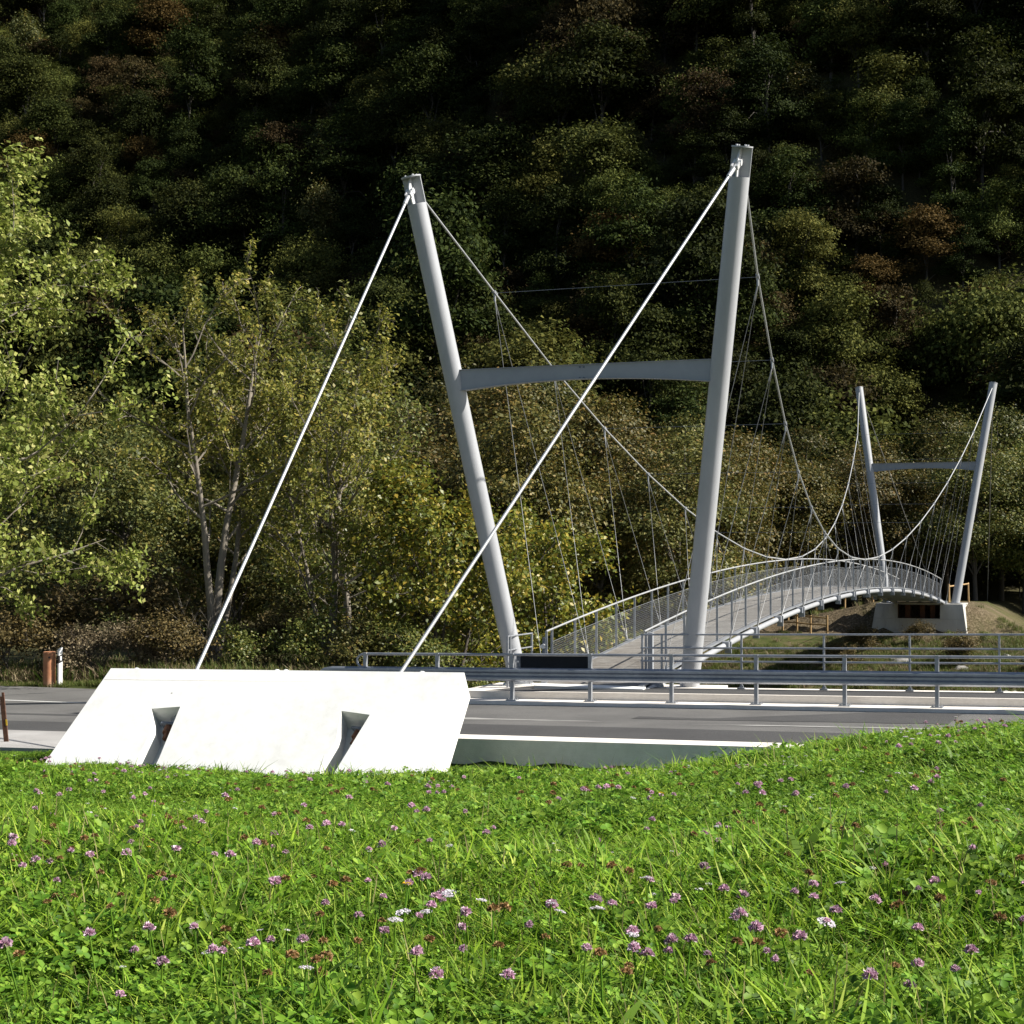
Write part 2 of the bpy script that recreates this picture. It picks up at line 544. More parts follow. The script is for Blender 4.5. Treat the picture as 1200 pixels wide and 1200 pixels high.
def gn_instances(name, pts, rots, scales, idx, sources):
    """one scattered object: points carry rotation, size and which source to show"""
    src = bpy.data.collections.new(name + '_sources')
    for i, me in enumerate(sources):
        so = bpy.data.objects.new('%s_%03d' % (name, i), me)
        src.objects.link(so)
    me = bpy.data.meshes.new(name)
    n = len(pts)
    me.vertices.add(n)
    me.vertices.foreach_set('co', np.asarray(pts, np.float32).ravel())
    a = me.attributes.new('rot', 'FLOAT_VECTOR', 'POINT')
    a.data.foreach_set('vector', np.asarray(rots, np.float32).ravel())
    a = me.attributes.new('scl', 'FLOAT_VECTOR', 'POINT')
    sc = np.asarray(scales, np.float32)
    if sc.ndim == 1:
        sc = np.repeat(sc[:, None], 3, 1)
    a.data.foreach_set('vector', sc.ravel())
    a = me.attributes.new('idx', 'INT', 'POINT')
    a.data.foreach_set('value', np.asarray(idx, np.int32))
    ob = bpy.data.objects.new(name, me)
    coll.objects.link(ob)
    ng = bpy.data.node_groups.new(name + '_scatter', 'GeometryNodeTree')
    ng.interface.new_socket('Geometry', in_out='INPUT', socket_type='NodeSocketGeometry')
    ng.interface.new_socket('Geometry', in_out='OUTPUT', socket_type='NodeSocketGeometry')
    gi = ng.nodes.new('NodeGroupInput')
    go = ng.nodes.new('NodeGroupOutput')
    ci = ng.nodes.new('GeometryNodeCollectionInfo')
    ci.inputs['Collection'].default_value = src
    ci.inputs['Separate Children'].default_value = True
    ci.inputs['Reset Children'].default_value = True
    ip = ng.nodes.new('GeometryNodeInstanceOnPoints')
    ip.inputs['Pick Instance'].default_value = True

    def named(nm, dt):
        nd = ng.nodes.new('GeometryNodeInputNamedAttribute')
        nd.data_type = dt
        nd.inputs['Name'].default_value = nm
        return [o for o in nd.outputs if o.enabled and o.name == 'Attribute'][0]
    ng.links.new(gi.outputs[0], ip.inputs['Points'])
    ng.links.new(ci.outputs[0], ip.inputs['Instance'])
    ng.links.new(named('idx', 'INT'), ip.inputs['Instance Index'])
    ng.links.new(named('rot', 'FLOAT_VECTOR'), ip.inputs['Rotation'])
    ng.links.new(named('scl', 'FLOAT_VECTOR'), ip.inputs['Scale'])
    ng.links.new(ip.outputs[0], go.inputs[0])
    md = ob.modifiers.new('scatter', 'NODES')
    md.node_group = ng
    return ob


# ------------------------------------------------------------------ the ground, one sheet to the slope's top
def build_ground():
    ys = np.concatenate([np.arange(-12, 30, .5), np.arange(30, 48, .6), np.arange(48, 110, 1.2), np.arange(110, 460, 4)])
    nx = 190
    tt = np.linspace(-1, 1, nx)
    half = np.interp(ys, [-12, 20, 50, 110, 460], [40, 45, 60, 110, 330])
    X = np.sign(tt)[None, :] * (np.abs(tt)[None, :] ** 1.5) * half[:, None]
    Y = np.repeat(ys[:, None], nx, 1)
    Z = ground_z(X, Y)
    V = np.stack([X, Y, Z], -1).reshape(-1, 3)
    i, j = np.meshgrid(np.arange(len(ys) - 1), np.arange(nx - 1), indexing='ij')
    a = (i * nx + j).ravel()
    F = np.stack([a, a + 1, a + nx + 1, a + nx], 1)
    me = np_mesh('ground', V, F, M_GROUND, True)
    x, y, z = V[:, 0], V[:, 1], V[:, 2]
    s = (x - GX) * gdx + (y - GY) * gdy
    w = (x - GX) * ndx + (y - GY) * ndy
    aa = (x - BO.x) * BA.x + (y - BO.y) * BA.y
    cc = (x - BO.x) * BN.x + (y - BO.y) * BN.y
    soil = (w < -8.2).astype(float)
    earth = smooth(55, 58, aa) * smooth(-14, -9, cc) * smooth(12, 7, cc) * (1 - smooth(66, 74, aa)) * (1 - .45 * smooth(2.5, 4, cc))
    earth = np.clip(earth + .3 * vnoise(x * .8, y * .8, 9) * (earth > .05), 0, 1)
    forest = smooth(100, 112, y) + smooth(3.6, 8, w) * smooth(3, -3, s) * smooth(40, 30, w) * .8
    col = np.stack([soil, earth, np.clip(forest, 0, 1), np.ones_like(soil)], 1).astype(np.float32)
    at = me.attributes.new('cover', 'FLOAT_COLOR', 'POINT')
    at.data.foreach_set('color', col.ravel())
    o = bpy.data.objects.new('ground', me)
    coll.objects.link(o)
    tag(o, 'grassy ground falling from the meadow to the river and up the wooded slope', kind='structure')


build_ground()

wm = MB()
wm.quad(RP(-70, 11.0, 0), RP(70, 11.0, 0), RP(70, 40, 0), RP(-70, 40, 0))
wm.v = [(x, y, -3.75) for x, y, z in wm.v]
tag(wm.build('river_water', M_WATER), 'shallow river under the footbridge', kind='structure')


# ------------------------------------------------------------------ road, kerbs, pavement
def sheet(name, mat, pts, label, parent=None, kind='structure'):
    m = MB()
    m.poly(pts)
    o = m.build(name, mat, parent)
    if parent is None:
        tag(o, label, kind=kind)
    return o


def strip_pts(s0, s1, w0, w1, h):
    return [RP(s0, w0, h), RP(s1, w0, h), RP(s1, w1, h), RP(s0, w1, h)]


road = MB()
for (s0, s1, w0a, w0b, w1a, w1b) in ((-40, -14, -7.95, -7.95, 3.6, 2.65), (-14, -1.2, -7.95, -7.95, 2.65, .9), (-1.2, 1.0, -7.95, -7.95, .9, -.28), (1.0, 45, -7.95, -7.95, -.28, -.28)):
    road.prism([RP(s0, w0a, -.3), RP(s1, w0b, -.3), RP(s1, w1b, -.3), RP(s0, w1a, -.3)], (0, 0, .22))
road_o = tag(road.build('road', M_ASPH), 'grey asphalt road crossing behind the anchor block', kind='structure')


def road_mark(name, mat, sw, h=-.076):
    m = MB()
    m.poly([RP(s, w, h) for s, w in sw])
    return m.build(name, mat, road_o)


rr = random.Random(5)


def ragged(s0, s1, wlo, whi, n=14, j=.05):
    lo = [(s0 + (s1 - s0) * i / n, wlo(i / n) + rr.uniform(-j, j)) for i in range(n + 1)]
    hi = [(s0 + (s1 - s0) * i / n, whi(i / n) + rr.uniform(-j, j)) for i in range(n, -1, -1)]
    return lo + hi


def line_w(s):           # painted line, drifting across like the photo's
    return -3.47 - .124 * (s - 5.4) * (1 if s < 5.4 else .1)


m = MB()
for i in range(30):
    s0, s1 = -30 + i * 1.1, -30 + (i + 1) * 1.1
    m.quad(RP(s0, line_w(s0) - .06, -.075), RP(s1, line_w(s1) - .06, -.075), RP(s1, line_w(s1) + .06, -.075), RP(s0, line_w(s0) + .06, -.075))
m.build('painted_line', M_PAINT, road_o)
road_mark('worn_seam', M_ASPH_L, ragged(2.5, 7.9, lambda t: -3.75 + .2 * t, lambda t: -3.25 - .30 * t, 16, .04), -.0745)
road_mark('worn_seam', M_ASPH_L, ragged(9.6, 22, lambda t: -3.72, lambda t: -3.72 + .26 * min(1, 5 * t), 18, .05), -.0715)
road_mark('asphalt_patch', M_ASPH_D, ragged(8.0, 14.6, lambda t: -2.9 + .3 * t, lambda t: -2.4 + 2.0 * min(1, max(0, (t - .25) * 2)), 12, .05), -.0735)
road_mark('asphalt_patch', M_ASPH_D, ragged(1.5, 40, lambda t: -6.9, lambda t: -4.6, 20, .04), -.0755)
road_mark('asphalt_patch', M_ASPH_D, ragged(-14, -2.5, lambda t: -7.9, lambda t: -6.2, 20, .04), -.0755)
road_mark('asphalt_seam', M_ASPH_D, ragged(-22, -3, lambda t: -4.9, lambda t: -4.55, 20, .03), -.0757)

ap = MB()
ap.prism([RP(-30, -11.6, -.3), RP(1.6, -10.6, -.3), RP(1.6, -7.97, -.3), RP(-30, -7.97, -.3)], (0, 0, .235))
tag(ap.build('gravel_apron', M_GRAVEL), 'pale gravel strip at the road edge beside the anchor block', kind='structure')

kw = MB()
kw.prism([RP(1.9, -8.62, -.9), RP(45, -8.62, -.9), RP(45, -7.97, -.9), RP(1.9, -7.97, -.9)], (0, 0, 1.0))
t = kw.build('kerb_wall', M_CONC_K)
tag(t, 'low concrete retaining wall along the near edge of the road', 'wall')

st = MB()
st.prism([RP(-.6, -.28, -.3), RP(45, -.28, -.3), RP(45, .43, -.3), RP(-.6, .43, -.3)], (0, 0, .30))
tag(st.build('kerb_strip', M_CONC_K), 'thin concrete strip carrying the guardrail posts', kind='structure')

pv = MB()
pv.prism([RP(2.35, .432, -.8), RP(45, .432, -.8), RP(45, 2.28, -.8), RP(8.5, 2.28, -.8), RP(8.5, 3.0, -.8), RP(2.35, 3.0, -.8)], (0, 0, .98))
pav_o = tag(pv.build('pavement', M_CONC_K), 'raised pavement with a concrete kerb beyond the guardrail', kind='structure')
m = MB()
m.poly([RP(3.02, .56, .184), RP(45, .56, .184), RP(45, 1.93, .184), RP(7.3, 1.93, .184), RP(7.0, 2.12, .184), RP(3.75, 2.12, .184)])
m.build('pavement_asphalt', M_ASPH_D, pav_o)
# little bevelled slab under each near pylon foot
for c in (-2.2445, 2.2445):
    m = MB()
    m.tube([BP(0, c, -.12), BP(0, c, .02)], [.42, .40], 20)
    m.build('foot_plinth', M_CONC_W, pav_o, 30)

# ------------------------------------------------------------------ guardrail
gr = empty('guardrail', RP(14, 0, 0))
tag(gr, 'galvanised guardrail with corrugated beam and top tube along the road', 'guardrail')
prof = [(0, .79), (-.045, .775), (-.085, .745), (-.085, .70), (-.03, .655), (-.03, .605), (-.085, .56), (-.085, .515), (-.045, .485), (0, .47)]


def beam_mesh(s0, s1, nseg):
    m = MB()
    n = len(prof)
    for i in range(nseg + 1):
        s = s0 + (s1 - s0) * i / nseg
        for k, (w, h) in enumerate(prof):
            m.v.append(tuple(RP(s, w - .075, h)))
        for k, (w, h) in enumerate(prof):
            m.v.append(tuple(RP(s, w - .071, h)))
    for i in range(nseg):
        for k in range(n - 1):
            a = i * 2 * n + k
            m.f.append((a, a + 1, a + 2 * n + 1, a + 2 * n))
            a += n
            m.f.append((a + 2 * n, a + 2 * n + 1, a + 1, a))
    return m


for i in range(11):
    s0 = -.9 + 4.0 * i
    b = beam_mesh(s0 - (.12 if i else 0), s0 + 4.0, 4)
    o = b.build('beam', M_RAILB, gr, 35)
    if i % 2:
        o.location = Vector(o.location) + Vector((-ndx, -ndy, 0)) * .006
m = MB()
n = len(prof)
for j, (ds, dh, sc) in enumerate(((-.9, 0, 1), (-1.15, -.02, .9), (-1.45, -.16, .45))):
    for (w, h) in prof:
        m.v.append(tuple(RP(ds, w * sc - .075, .63 + (h - .63) * sc + dh)))
for j in range(2):
    for k in range(n - 1):
        a = j * n + k
        m.f.append((a, a + 1, a + n + 1, a + n))
m.build('end_terminal', M_RAILB, gr, 35)
E_G = Vector((gdx, gdy, GRADE))
E_N = Vector((ndx, ndy, 0))
pm = MB()
pm.box((0, 0, .56), E_G * .04, E_N * .045, (0, 0, .56))
pm.box((0, 0, 1.12), E_G * .05, E_N * .055, (0, 0, .012))
post_me = pm.mesh('post', M_GALV)
bm_ = MB()
bm_.box((0, 0, .012), E_G * .13, E_N * .10, (0, 0, .011))
for i in (-1, 1):
    for j in (-1, 1):
        bm_.tube([E_G * .095 * i + E_N * .07 * j + UP * .02, E_G * .095 * i + E_N * .07 * j + UP * .055], .014, 6)
base_me = bm_.mesh('base_plate', M_GALV)
for i in range(20):
    p = RP(2 * i, 0, 0)
    po = share('post', post_me, gr, p - world_loc(gr))
    share('base_plate', base_me, po)
tt = MB()
tt.tube([RP(-.02, .0, 1.10), RP(38, .0, 1.10)], .034, 10)
tt.build('top_rail', M_GALV, gr, 40)
tt = MB()
arc = [RP(-.02 - .22 * math.sin(a), 0, .93 + .17 * math.cos(a)) for a in np.linspace(0, math.pi, 9)]
tt.tube(arc + [RP(0.05, 0, .76)], .028, 8)
tt.build('end_loop', M_GALV, gr, 40)

# dark board on the back of the guardrail
bd = empty('dark_board', RP(5.0, .12, .78))
tag(bd, 'plain dark rectangular board fixed behind the guardrail posts', 'board')
m = MB()
m.prism([RP(4.18, .10, .74), RP(5.93, .10, .74), RP(5.93, .10, 1.075), RP(4.18, .10, 1.075)], E_N * .05)
m.build('panel', M_BOARD, bd)
m = MB()
m.box(RP(4.12, .105, .90), E_G * .05, E_N * .02, UP * .16)
bk = m.build('fixing_strap', M_DARKST, bd)
m = MB()
m.tube([RP(4.12, .085, .93), RP(4.12, .06, .93)], .025, 10)
m.build('bolt', M_WHITE, bk)

# ------------------------------------------------------------------ pavement railing and the short return rail
rl = empty('pavement_railing', RP(16, 2.0, .18))
tag(rl, 'slender galvanised railing with three tubes along the far pavement edge', 'railing')
pm = MB()
pm.box((0, 0, .65), E_G * .022, E_N * .022, (0, 0, .65))
rpost = pm.mesh('post', M_GALV)
bm_ = MB()
bm_.box((0, 0, .015), E_G * .09, E_N * .07, (0, 0, .014))
bm_.box((0, 0, .05), E_G * .045, E_N * .02, (0, 0, .03))
rbase = bm_.mesh('base_plate', M_GALV)
for s in [6.62, 7.12] + [9.12 + 1.985 * i for i in range(16)]:
    po = share('post', rpost, rl, RP(s, 2.0, .18) - world_loc(rl))
    share('base_plate', rbase, po)
for h in (1.30, .975, .65):
    m = MB()
    m.tube([RP(6.58, 2.0, .18 + h), RP(39, 2.0, .18 + h)], .024, 8)
    m.build('rail', M_GALV, rl, 40)
sr = empty('return_railing', RP(3.25, 2.2, .18))
tag(sr, 'short two-rail barrier between the left pylon foot and the footbridge', 'railing')
for w in (1.45, 1.62, 3.05):
    share('post', rpost, sr, RP(3.25, w, .18) - world_loc(sr))
for h in (1.28, .93):
    m = MB()
    m.tube([RP(3.25, 1.43, .18 + h), RP(3.25, 3.07, .18 + h)], .02, 8)
    m.build('rail', M_GALV, sr, 40)

# ------------------------------------------------------------------ the footbridge
fb = empty('footbridge', BO)
tag(fb, 'slender arched steel suspension footbridge with leaning silver pylons', 'footbridge')
FBW = BO.copy()
Z0, CAMB = .127, 1.467


def deck(a):
    u = a / BL
    return Z0 + CAMB * 4 * u * (1 - u)


PYL = {}
HN, HF, QN = 12.679, 13.2075, 2.396


def pylon(key, base, top, span_dir):
    w = (top - base).normalized()
    ln = (top - base).length
    e1 = (span_dir - w * span_dir.dot(w)).normalized()   # towards the span
    e2 = w.cross(e1)
    m = MB()
    R = .24
    m.tube([base - w * .05, base + w * (ln - .68)], R, 32)
    p = m.build('pylon', M_PYLON, fb, 40)
    fl = MB()
    fl.tube([base + UP * .02, base + UP * .07], .36, 24)
    fl.build('foot_flange', M_GALV, p, 30)
    # head: half shell open to the backstay, cap, central gusset with pin
    sh = MB()
    z0, z1 = ln - .68, ln - .02
    N = 14
    outer = [(math.cos(t), math.sin(t)) for t in np.linspace(-math.pi * .5, math.pi * .5, N)]
    for zz in (z0, z1):
        for rr_ in (R, R - .018):
            for (cx, cy) in outer:
                sh.v.append(tuple(base + w * zz + e1 * cx * rr_ + e2 * cy * rr_))
    for k in range(N - 1):
        sh.f.append((k, k + 1, 2 * N + k + 1, 2 * N + k))
        sh.f.append((N + k, 3 * N + k, 3 * N + k + 1, N + k + 1))
    for k in (0, N - 1):
        sh.f.append((k, 2 * N + k, 3 * N + k, N + k))
    hd = sh.build('head_shell', M_PYLON, p, 40)
    bk = MB()
    bk.box(base + w * ((z0 + z1) / 2) + e1 * .015, e1 * .008, e2 * (R - .02), w * ((z1 - z0) / 2))
    bk.build('head_web', M_PYLON, p)
    cp = MB()
    cp.tube([base + w * (ln - .02), base + w * (ln + .015)], R + .01, 28)
    cp.build('head_cap', M_PYLON, p, 40)
    for t in (-.8, .8, 2.4, -2.4):
        b = MB()
        b.tube([base + w * (ln + .015) + (e1 * math.cos(t) + e2 * math.sin(t)) * .15, base + w * (ln + .05) + (e1 * math.cos(t) + e2 * math.sin(t)) * .15], .025, 8)
        b.build('cap_bolt', M_WHITE, p)
    g = MB()
    g.prism([base + w * (ln - .68) - e1 * .23, base + w * (ln - .68) + e1 * .0, base + w * (ln - .03) + e1 * .0, base + w * (ln - .03) - e1 * .07, base + w * (ln - .28) - e1 * .26, base + w * (ln - .42) - e1 * .27], e2 * .035)
    gs = g.build('gusset', M_WHITE, p)
    pin = base + w * (ln - .36) - e1 * .18 + e2 * .0175
    pn = MB()
    pn.tube([pin - e2 * .09, pin + e2 * .09], .075, 14)
    pn.build('pin', M_WHITE, p, 40)
    PYL[key] = (base, top, w, e1, e2, pin, ln)
    return p


pylon('nl', BP(0, -2.2445, 0), BP(-QN, -4.1844, HN), BA)
pylon('nr', BP(0, 2.2445, 0), BP(-QN, 4.1844, HN), BA)
pylon('fl', BP(BL, -1.985, .06), BP(BL + QN, -4.0095, HF + .06), -BA)
pylon('fr', BP(BL, 1.985, .06), BP(BL + QN, 4.0095, HF + .06), -BA)


def crossbeam(kl, kr, fr):
    l = PYL[kl][0].lerp(PYL[kl][1], fr)
    r = PYL[kr][0].lerp(PYL[kr][1], fr)
    d = (r - l).normalized()
    l = l + d * .19
    r = r - d * .19
    up = d.cross(BA).normalized()
    if up.z < 0:
        up = -up
    th = up.cross(d).normalized()
    N = 16
    top, bot = [], []
    for i in range(N + 1):
        t = i / N
        k = 4 * t * (1 - t)
        c = l.lerp(r, t)
        top.append(c + up * (.25 + .005 * k))
        bot.append(c - up * (.25 - .18 * k))
    m = MB()
    m.prism([p - th * .09 for p in top] + [p - th * .09 for p in reversed(bot)], th * .18)
    cb = m.build('crossbeam', M_BEAM, fb)
    for row, sg in ((top, 1), (bot, -1)):
        f = MB()
        for i in range(N):
            a, b = row[i], row[i + 1]
            f.prism([a - th * .13, b - th * .13, b + th * .13, a + th * .13], up * .016 * sg)
        f.build('beam_flange', M_BEAM, cb)
    mid = l.lerp(r, .5)
    for i in (-1, 1):
        for j in (-.06, .2):
            b = MB()
            b.tube([mid + d * .05 * i + up * (j + .0) - th * .12, mid + d * .05 * i + up * (j + .0) + th * .12], .022, 8)
            b.build('splice_bolt', M_DARKST, cb)


crossbeam('nl', 'nr', .605)
crossbeam('fl', 'fr', .62)


def cable_zc(a):
    u = (a + QN) / (BL + 2 * QN)
    k = 4 * u * (1 - u)
    zt = HN - .044 + (HF - HN + .059 - .536) * u
    tt_ = 4.1844 - .14 + (4.0095 - 4.1844 - .132) * u
    return zt - 9.739 * k, tt_ + (1.668 - tt_) * abs(k) ** 1.181


BR0, BRD = -.07, 3.506
brk = [BR0 + BRD * k for k in range(18)]
nodes_a = [BR0 + BRD * (k + .5) for k in range(17)]
for sg, kn, kf in ((-1, 'nl', 'fl'), (1, 'nr', 'fr')):
    pts = [PYL[kn][0] + PYL[kn][2] * (PYL[kn][6] - .36) + PYL[kn][3] * .2]
    nd = []
    for a in nodes_a:
        z, c = cable_zc(a)
        nd.append(BP(a, sg * c, z))
    pts = pts + nd + [PYL[kf][0] + PYL[kf][2] * (PYL[kf][6] - .36) + PYL[kf][3] * .2]
    m = MB()
    m.tube(pts, .027, 10)
    m.build('main_cable', M_CABLE, fb, 60)
    for k, p in enumerate(nd):
        tan = (nd[min(k + 1, 16)] - nd[max(k - 1, 0)]).normalized()
        m = MB()
        side = tan.cross(UP).normalized()
        upd = side.cross(tan)
        m.box(p, tan * .09, side * .042, upd * .04)
        m.box(p - UP * .13, BA * .035, BN * .018, UP * .10)
        m.build('cable_clamp', M_GALV, fb)
        for kb in (k, k + 1):
            q = BP(brk[kb], sg * 1.53, deck(brk[kb]) + .0)
            m = MB()
            top = p - UP * .2
            dd = (q - top).normalized()
            m.tube([top, top + dd * .4, top + dd * .41, q - dd * .4, q - dd * .39, q], [.017, .017, .0085, .0085, .016, .016], 6)
            m.build('hanger', M_HANG, fb, 60)
    # edge tube, handrail
    A = np.linspace(-.85, BL - .2, 70)
    m = MB()
    m.tube([BP(a, sg * 1.394, deck(a) - .07) for a in A], .085, 12)
    m.build('edge_tube', M_PYLON, fb, 50)
    m = MB()
    for i in range(len(A) - 1):
        a0, a1 = A[i], A[i + 1]
        m.prism([BP(a0, sg * 1.20, deck(a0) + .045), BP(a0, sg * 1.33, deck(a0) + .045), BP(a1, sg * 1.33, deck(a1) + .045), BP(a1, sg * 1.20, deck(a1) + .045)], (0, 0, .05))
    m.build('deck_edge', M_GALV, fb)
    A = np.linspace(-.72 if sg < 0 else -.42, BL - .4, 70)
    m = MB()
    m.tube([BP(a, sg * 1.228, deck(a) + 1.34) for a in A], .026, 8)
    m.build('handrail', M_CABLE, fb, 50)
    # brackets under the hangers
    for a in brk:
        z = deck(a)
        sl = CAMB * 4 * (1 - 2 * a / BL) / BL
        T = (BA + UP * sl).normalized()
        m = MB()
        m.box(BP(a, sg * 1.45, z - .05), T * .13, BN * .10, UP * .10)
        m.box(BP(a, sg * 1.50, z - .12), T * .02, BN * .10, UP * .17)
        m.build('hanger_bracket', M_BEAM, fb)
    # railing posts and wire mesh panels
    pa = [-.3 + 1.753 * k for k in range(35)]
    if sg < 0:
        pa = [-.70] + pa
    pm = MB()
    pm.box((0, 0, .65), BA * .012, BN * .03, UP * .65)
    pme = pm.mesh('railing_post', M_GALV)
    pmat = [a for a in pa if a < BL - .3]
    for a in pmat:
        share('railing_post', pme, fb, BP(a, sg * 1.235, deck(a) + .04) - FBW)
    for i in range(len(pmat) - 1):
        a0, a1 = pmat[i] + .03, pmat[i + 1] - .03
        if a1 - a0 < .6:
            continue
        m = MB()
        cell = .055
        nv = int((a1 - a0) / cell)
        c = sg * 1.215
        for k in range(nv + 1):
            a = a0 + (a1 - a0) * k / nv
            m.quad(BP(a - .0022, c, deck(a) + .14), BP(a + .0022, c, deck(a) + .14), BP(a + .0022, c, deck(a) + 1.02), BP(a - .0022, c, deck(a) + 1.02))
        for k in range(17):
            h = .14 + .88 * k / 16
            r_ = .0022 if 0 < k < 16 else .006
            am = (a0 + a1) / 2
            for (b0, b1) in ((a0, am), (am, a1)):
                m.quad(BP(b0, c, deck(b0) + h - r_), BP(b1, c, deck(b1) + h - r_), BP(b1, c, deck(b1) + h + r_), BP(b0, c, deck(b0) + h + r_))
        m.build('wire_mesh_panel', M_GALV, fb)

# ties between the paired cable clamps
for k in list(range(0, 6)) + list(range(12, 17)):
    z, c = cable_zc(nodes_a[k])
    m = MB()
    m.tube([BP(nodes_a[k], -c, z), BP(nodes_a[k], c, z)], .006, 6)
    m.build('cross_tie', M_DARKST, fb)

# planks
pr = random.Random(3)
m = MB()
a = -.85
while a < BL - .25:
    wd = .135
    am = a + wd / 2
    z = deck(am) + .06 + pr.uniform(-.002, .002)
    sl = CAMB * 4 * (1 - 2 * am / BL) / BL
    T = (BA + UP * sl).normalized()
    m.box(BP(am, pr.uniform(-.006, .006), z), T * (wd / 2 - .005), BN * 1.19, UP * .02)
    a += wd
tag(m.build('deck_planks', M_PLANK, fb), kind='stuff')
for a in brk:
    m = MB()
    m.box(BP(a, 0, deck(a) - .11), BA * .06, BN * 1.36, UP * .09)
    m.build('cross_girder', M_BEAM, fb)
for c in (-.7, .0, .7):
    m = MB()
    A = np.linspace(-.85, BL - .2, 50)
    for i in range(len(A) - 1):
        a0, a1 = A[i], A[i + 1]
        m.prism([BP(a0, c - .05, deck(a0) - .03), BP(a0, c + .05, deck(a0) - .03), BP(a1, c + .05, deck(a1) - .03), BP(a1, c - .05, deck(a1) - .03)], (0, 0, .06))
    m.build('stringer', M_BEAM, fb)
m = MB()
m.prism([BP(-1.12, -1.4, -.04), BP(-.86, -1.4, -.04), BP(-.86, -1.4, .115), BP(-1.12, -1.4, .075)], BN * 2.8)
m.build('deck_threshold', M_CONC_W, fb)
# gate post by the near right end of the bridge
m = MB()
m.box(BP(-.15, 1.31, .68), BA * .05, BN * .06, UP * .70)
m.build('end_post', M_BEAM, fb)
m = MB()
m.box(BP(-.6, -1.33, .62), BA * .04, BN * .035, UP * .62)
ep = m.build('end_post', M_DARKST, fb)
m = MB()
m.tube([BP(-.66, -1.33, 1.02), BP(-.72, -1.33, 1.02)], .06, 12)
m.build('fitting', M_WHITE, ep, 40)

# ------------------------------------------------------------------ concrete anchor block of the near backstays
FBL = Vector((-8.152, 28.5, CZ - 3.772))
FTL = Vector((-7.352, 29.77, CZ - 2.272))
FTR = Vector((-.841, 28.6, CZ - 2.257))
FBR = FTR - Vector((.45, 1.27, 1.501))
BN_ = (FTR - FTL).cross(FTL - FBL).normalized()      # out of the sloping face


def face(u, v):
    return FBL.lerp(FBR, u) + (FTL.lerp(FTR, u) - FBL.lerp(FBR, u)) * v


def face_px(u, v):       # u,v measured with a parallel right edge
    return FBL + (FTR - FTL) * u + (FTL - FBL) * v


ab = empty('anchor_block', face(.5, -.3))
tag(ab, 'big white concrete anchor block with two recesses, tilted back in the meadow', 'anchor block')
V0 = -.55
h1 = [face_px(.258 + .016, V0), face_px(.236, .344), face_px(.196, .558), face_px(.273, .586), face_px(.306, .061), face_px(.306 + .03, V0)]
h2 = [face_px(.752, V0), face_px(.755, .265), face_px(.725, .569), face_px(.807, .533), face_px(.80, -.01), face_px(.80, V0)]
outl = [face(0, V0)] + h1 + h2 + [face(1, V0), FTR, FTL]
TH = .72
m = MB()
off = -BN_ * TH
nb = len(outl)
m.poly(outl)
corner = [face(0, V0), face(1, V0), FTR, FTL]
m.poly([p + off for p in reversed(corner)])
m.quad(FTL, FTR, FTR + off, FTL + off)
m.quad(face(0, V0), FTL, FTL + off, face(0, V0) + off)
m.quad(FTR, face(1, V0), face(1, V0) + off, FTR + off)
DEP = -BN_ * .52
for h in (h1, h2):
    for i in range(len(h) - 1):
        m.quad(h[i], h[i + 1], h[i + 1] + DEP, h[i] + DEP)
    m.poly([p + DEP for p in h])
m.build('block', M_CONC_W, ab)
STAY = {}
stay_dir = {}
for key, uvn, hh in (('nl', (.258, .40), h1), ('nr', (.785, .385), h2)):
    nut = face_px(*uvn) + DEP * .55
    pin = PYL[key][5]
    d = (pin - nut).normalized()
    n_ = MB()
    n_.tube([nut - d * .14, nut - d * .02], .062, 12)
    n_.tube([nut - d * .02, nut + d * .12], .105, 16)
    o = n_.build('anchor_nut', M_RUST, ab, 40)
    q = MB()
    q.box(nut + d * .14, d * .02, d.cross(UP).normalized() * .15, d.cross(d.cross(UP)).normalized() * .13)
    q.build('bearing_plate', M_DARKST, ab)
    m = MB()
    m.tube([nut, pin - d * .55, pin - d * .54, pin - d * .12], [.034, .034, .052, .052], 14)
    m.build('backstay', M_CABLE, fb, 40)
    e2 = PYL[key][4]
    m = MB()
    for sg in (-1, 1):
        m.box(pin - d * .08 + e2 * .065 * sg, d * .13, e2 * .018, d.cross(e2) * .06)
    m.build('stay_fork', M_WHITE, fb)
for u in (.075, .48, .505, .885):
    p = FTL.lerp(FTR, u) + off * .12
    nrm = (FTL - FBL).normalized()
    m = MB()
    m.tube([p - nrm * .02, p + nrm * .03, p + nrm * .05], [.09, .08, .03], 12)
    m.build('lifting_socket', M_CONC_W, ab, 50)
t1 = (FTR - FTL).normalized()
m = MB()
m.prism([face(.003, .872) + BN_ * .0005, face(.997, .872) + BN_ * .0005, face(.997, .877) + BN_ * .0005, face(.003, .877) + BN_ * .0005], BN_ * .003)
m.build('shutter_line', M_CONC_K, ab)
# small spalls on the face
spr = random.Random(11)
for i in range(16):
    u, v = (spr.gauss(.70, .035), spr.uniform(.1, .75)) if i < 9 else (spr.uniform(.05, .95), spr.uniform(.1, .95))
    p = face(u, v) + BN_ * .003
    r = spr.uniform(.008, .02)
    t1 = (FTR - FTL).normalized()
    t2 = BN_.cross(t1)
    m = MB()
    m.poly([p + (t1 * math.cos(t) * r * spr.uniform(.6, 1.4) + t2 * math.sin(t) * r) for t in np.linspace(0, 5.6, 8)])
    m.build('spall', M_CONC_G, ab)

# ------------------------------------------------------------------ far abutment and far anchor
fa = empty('far_abutment', BP(59.5, 0, -2.2))
tag(fa, 'grey concrete abutment with dark rusty recess carrying the far pylons', 'abutment')


def fap(c, z, a):
    return BP(a, c, z)


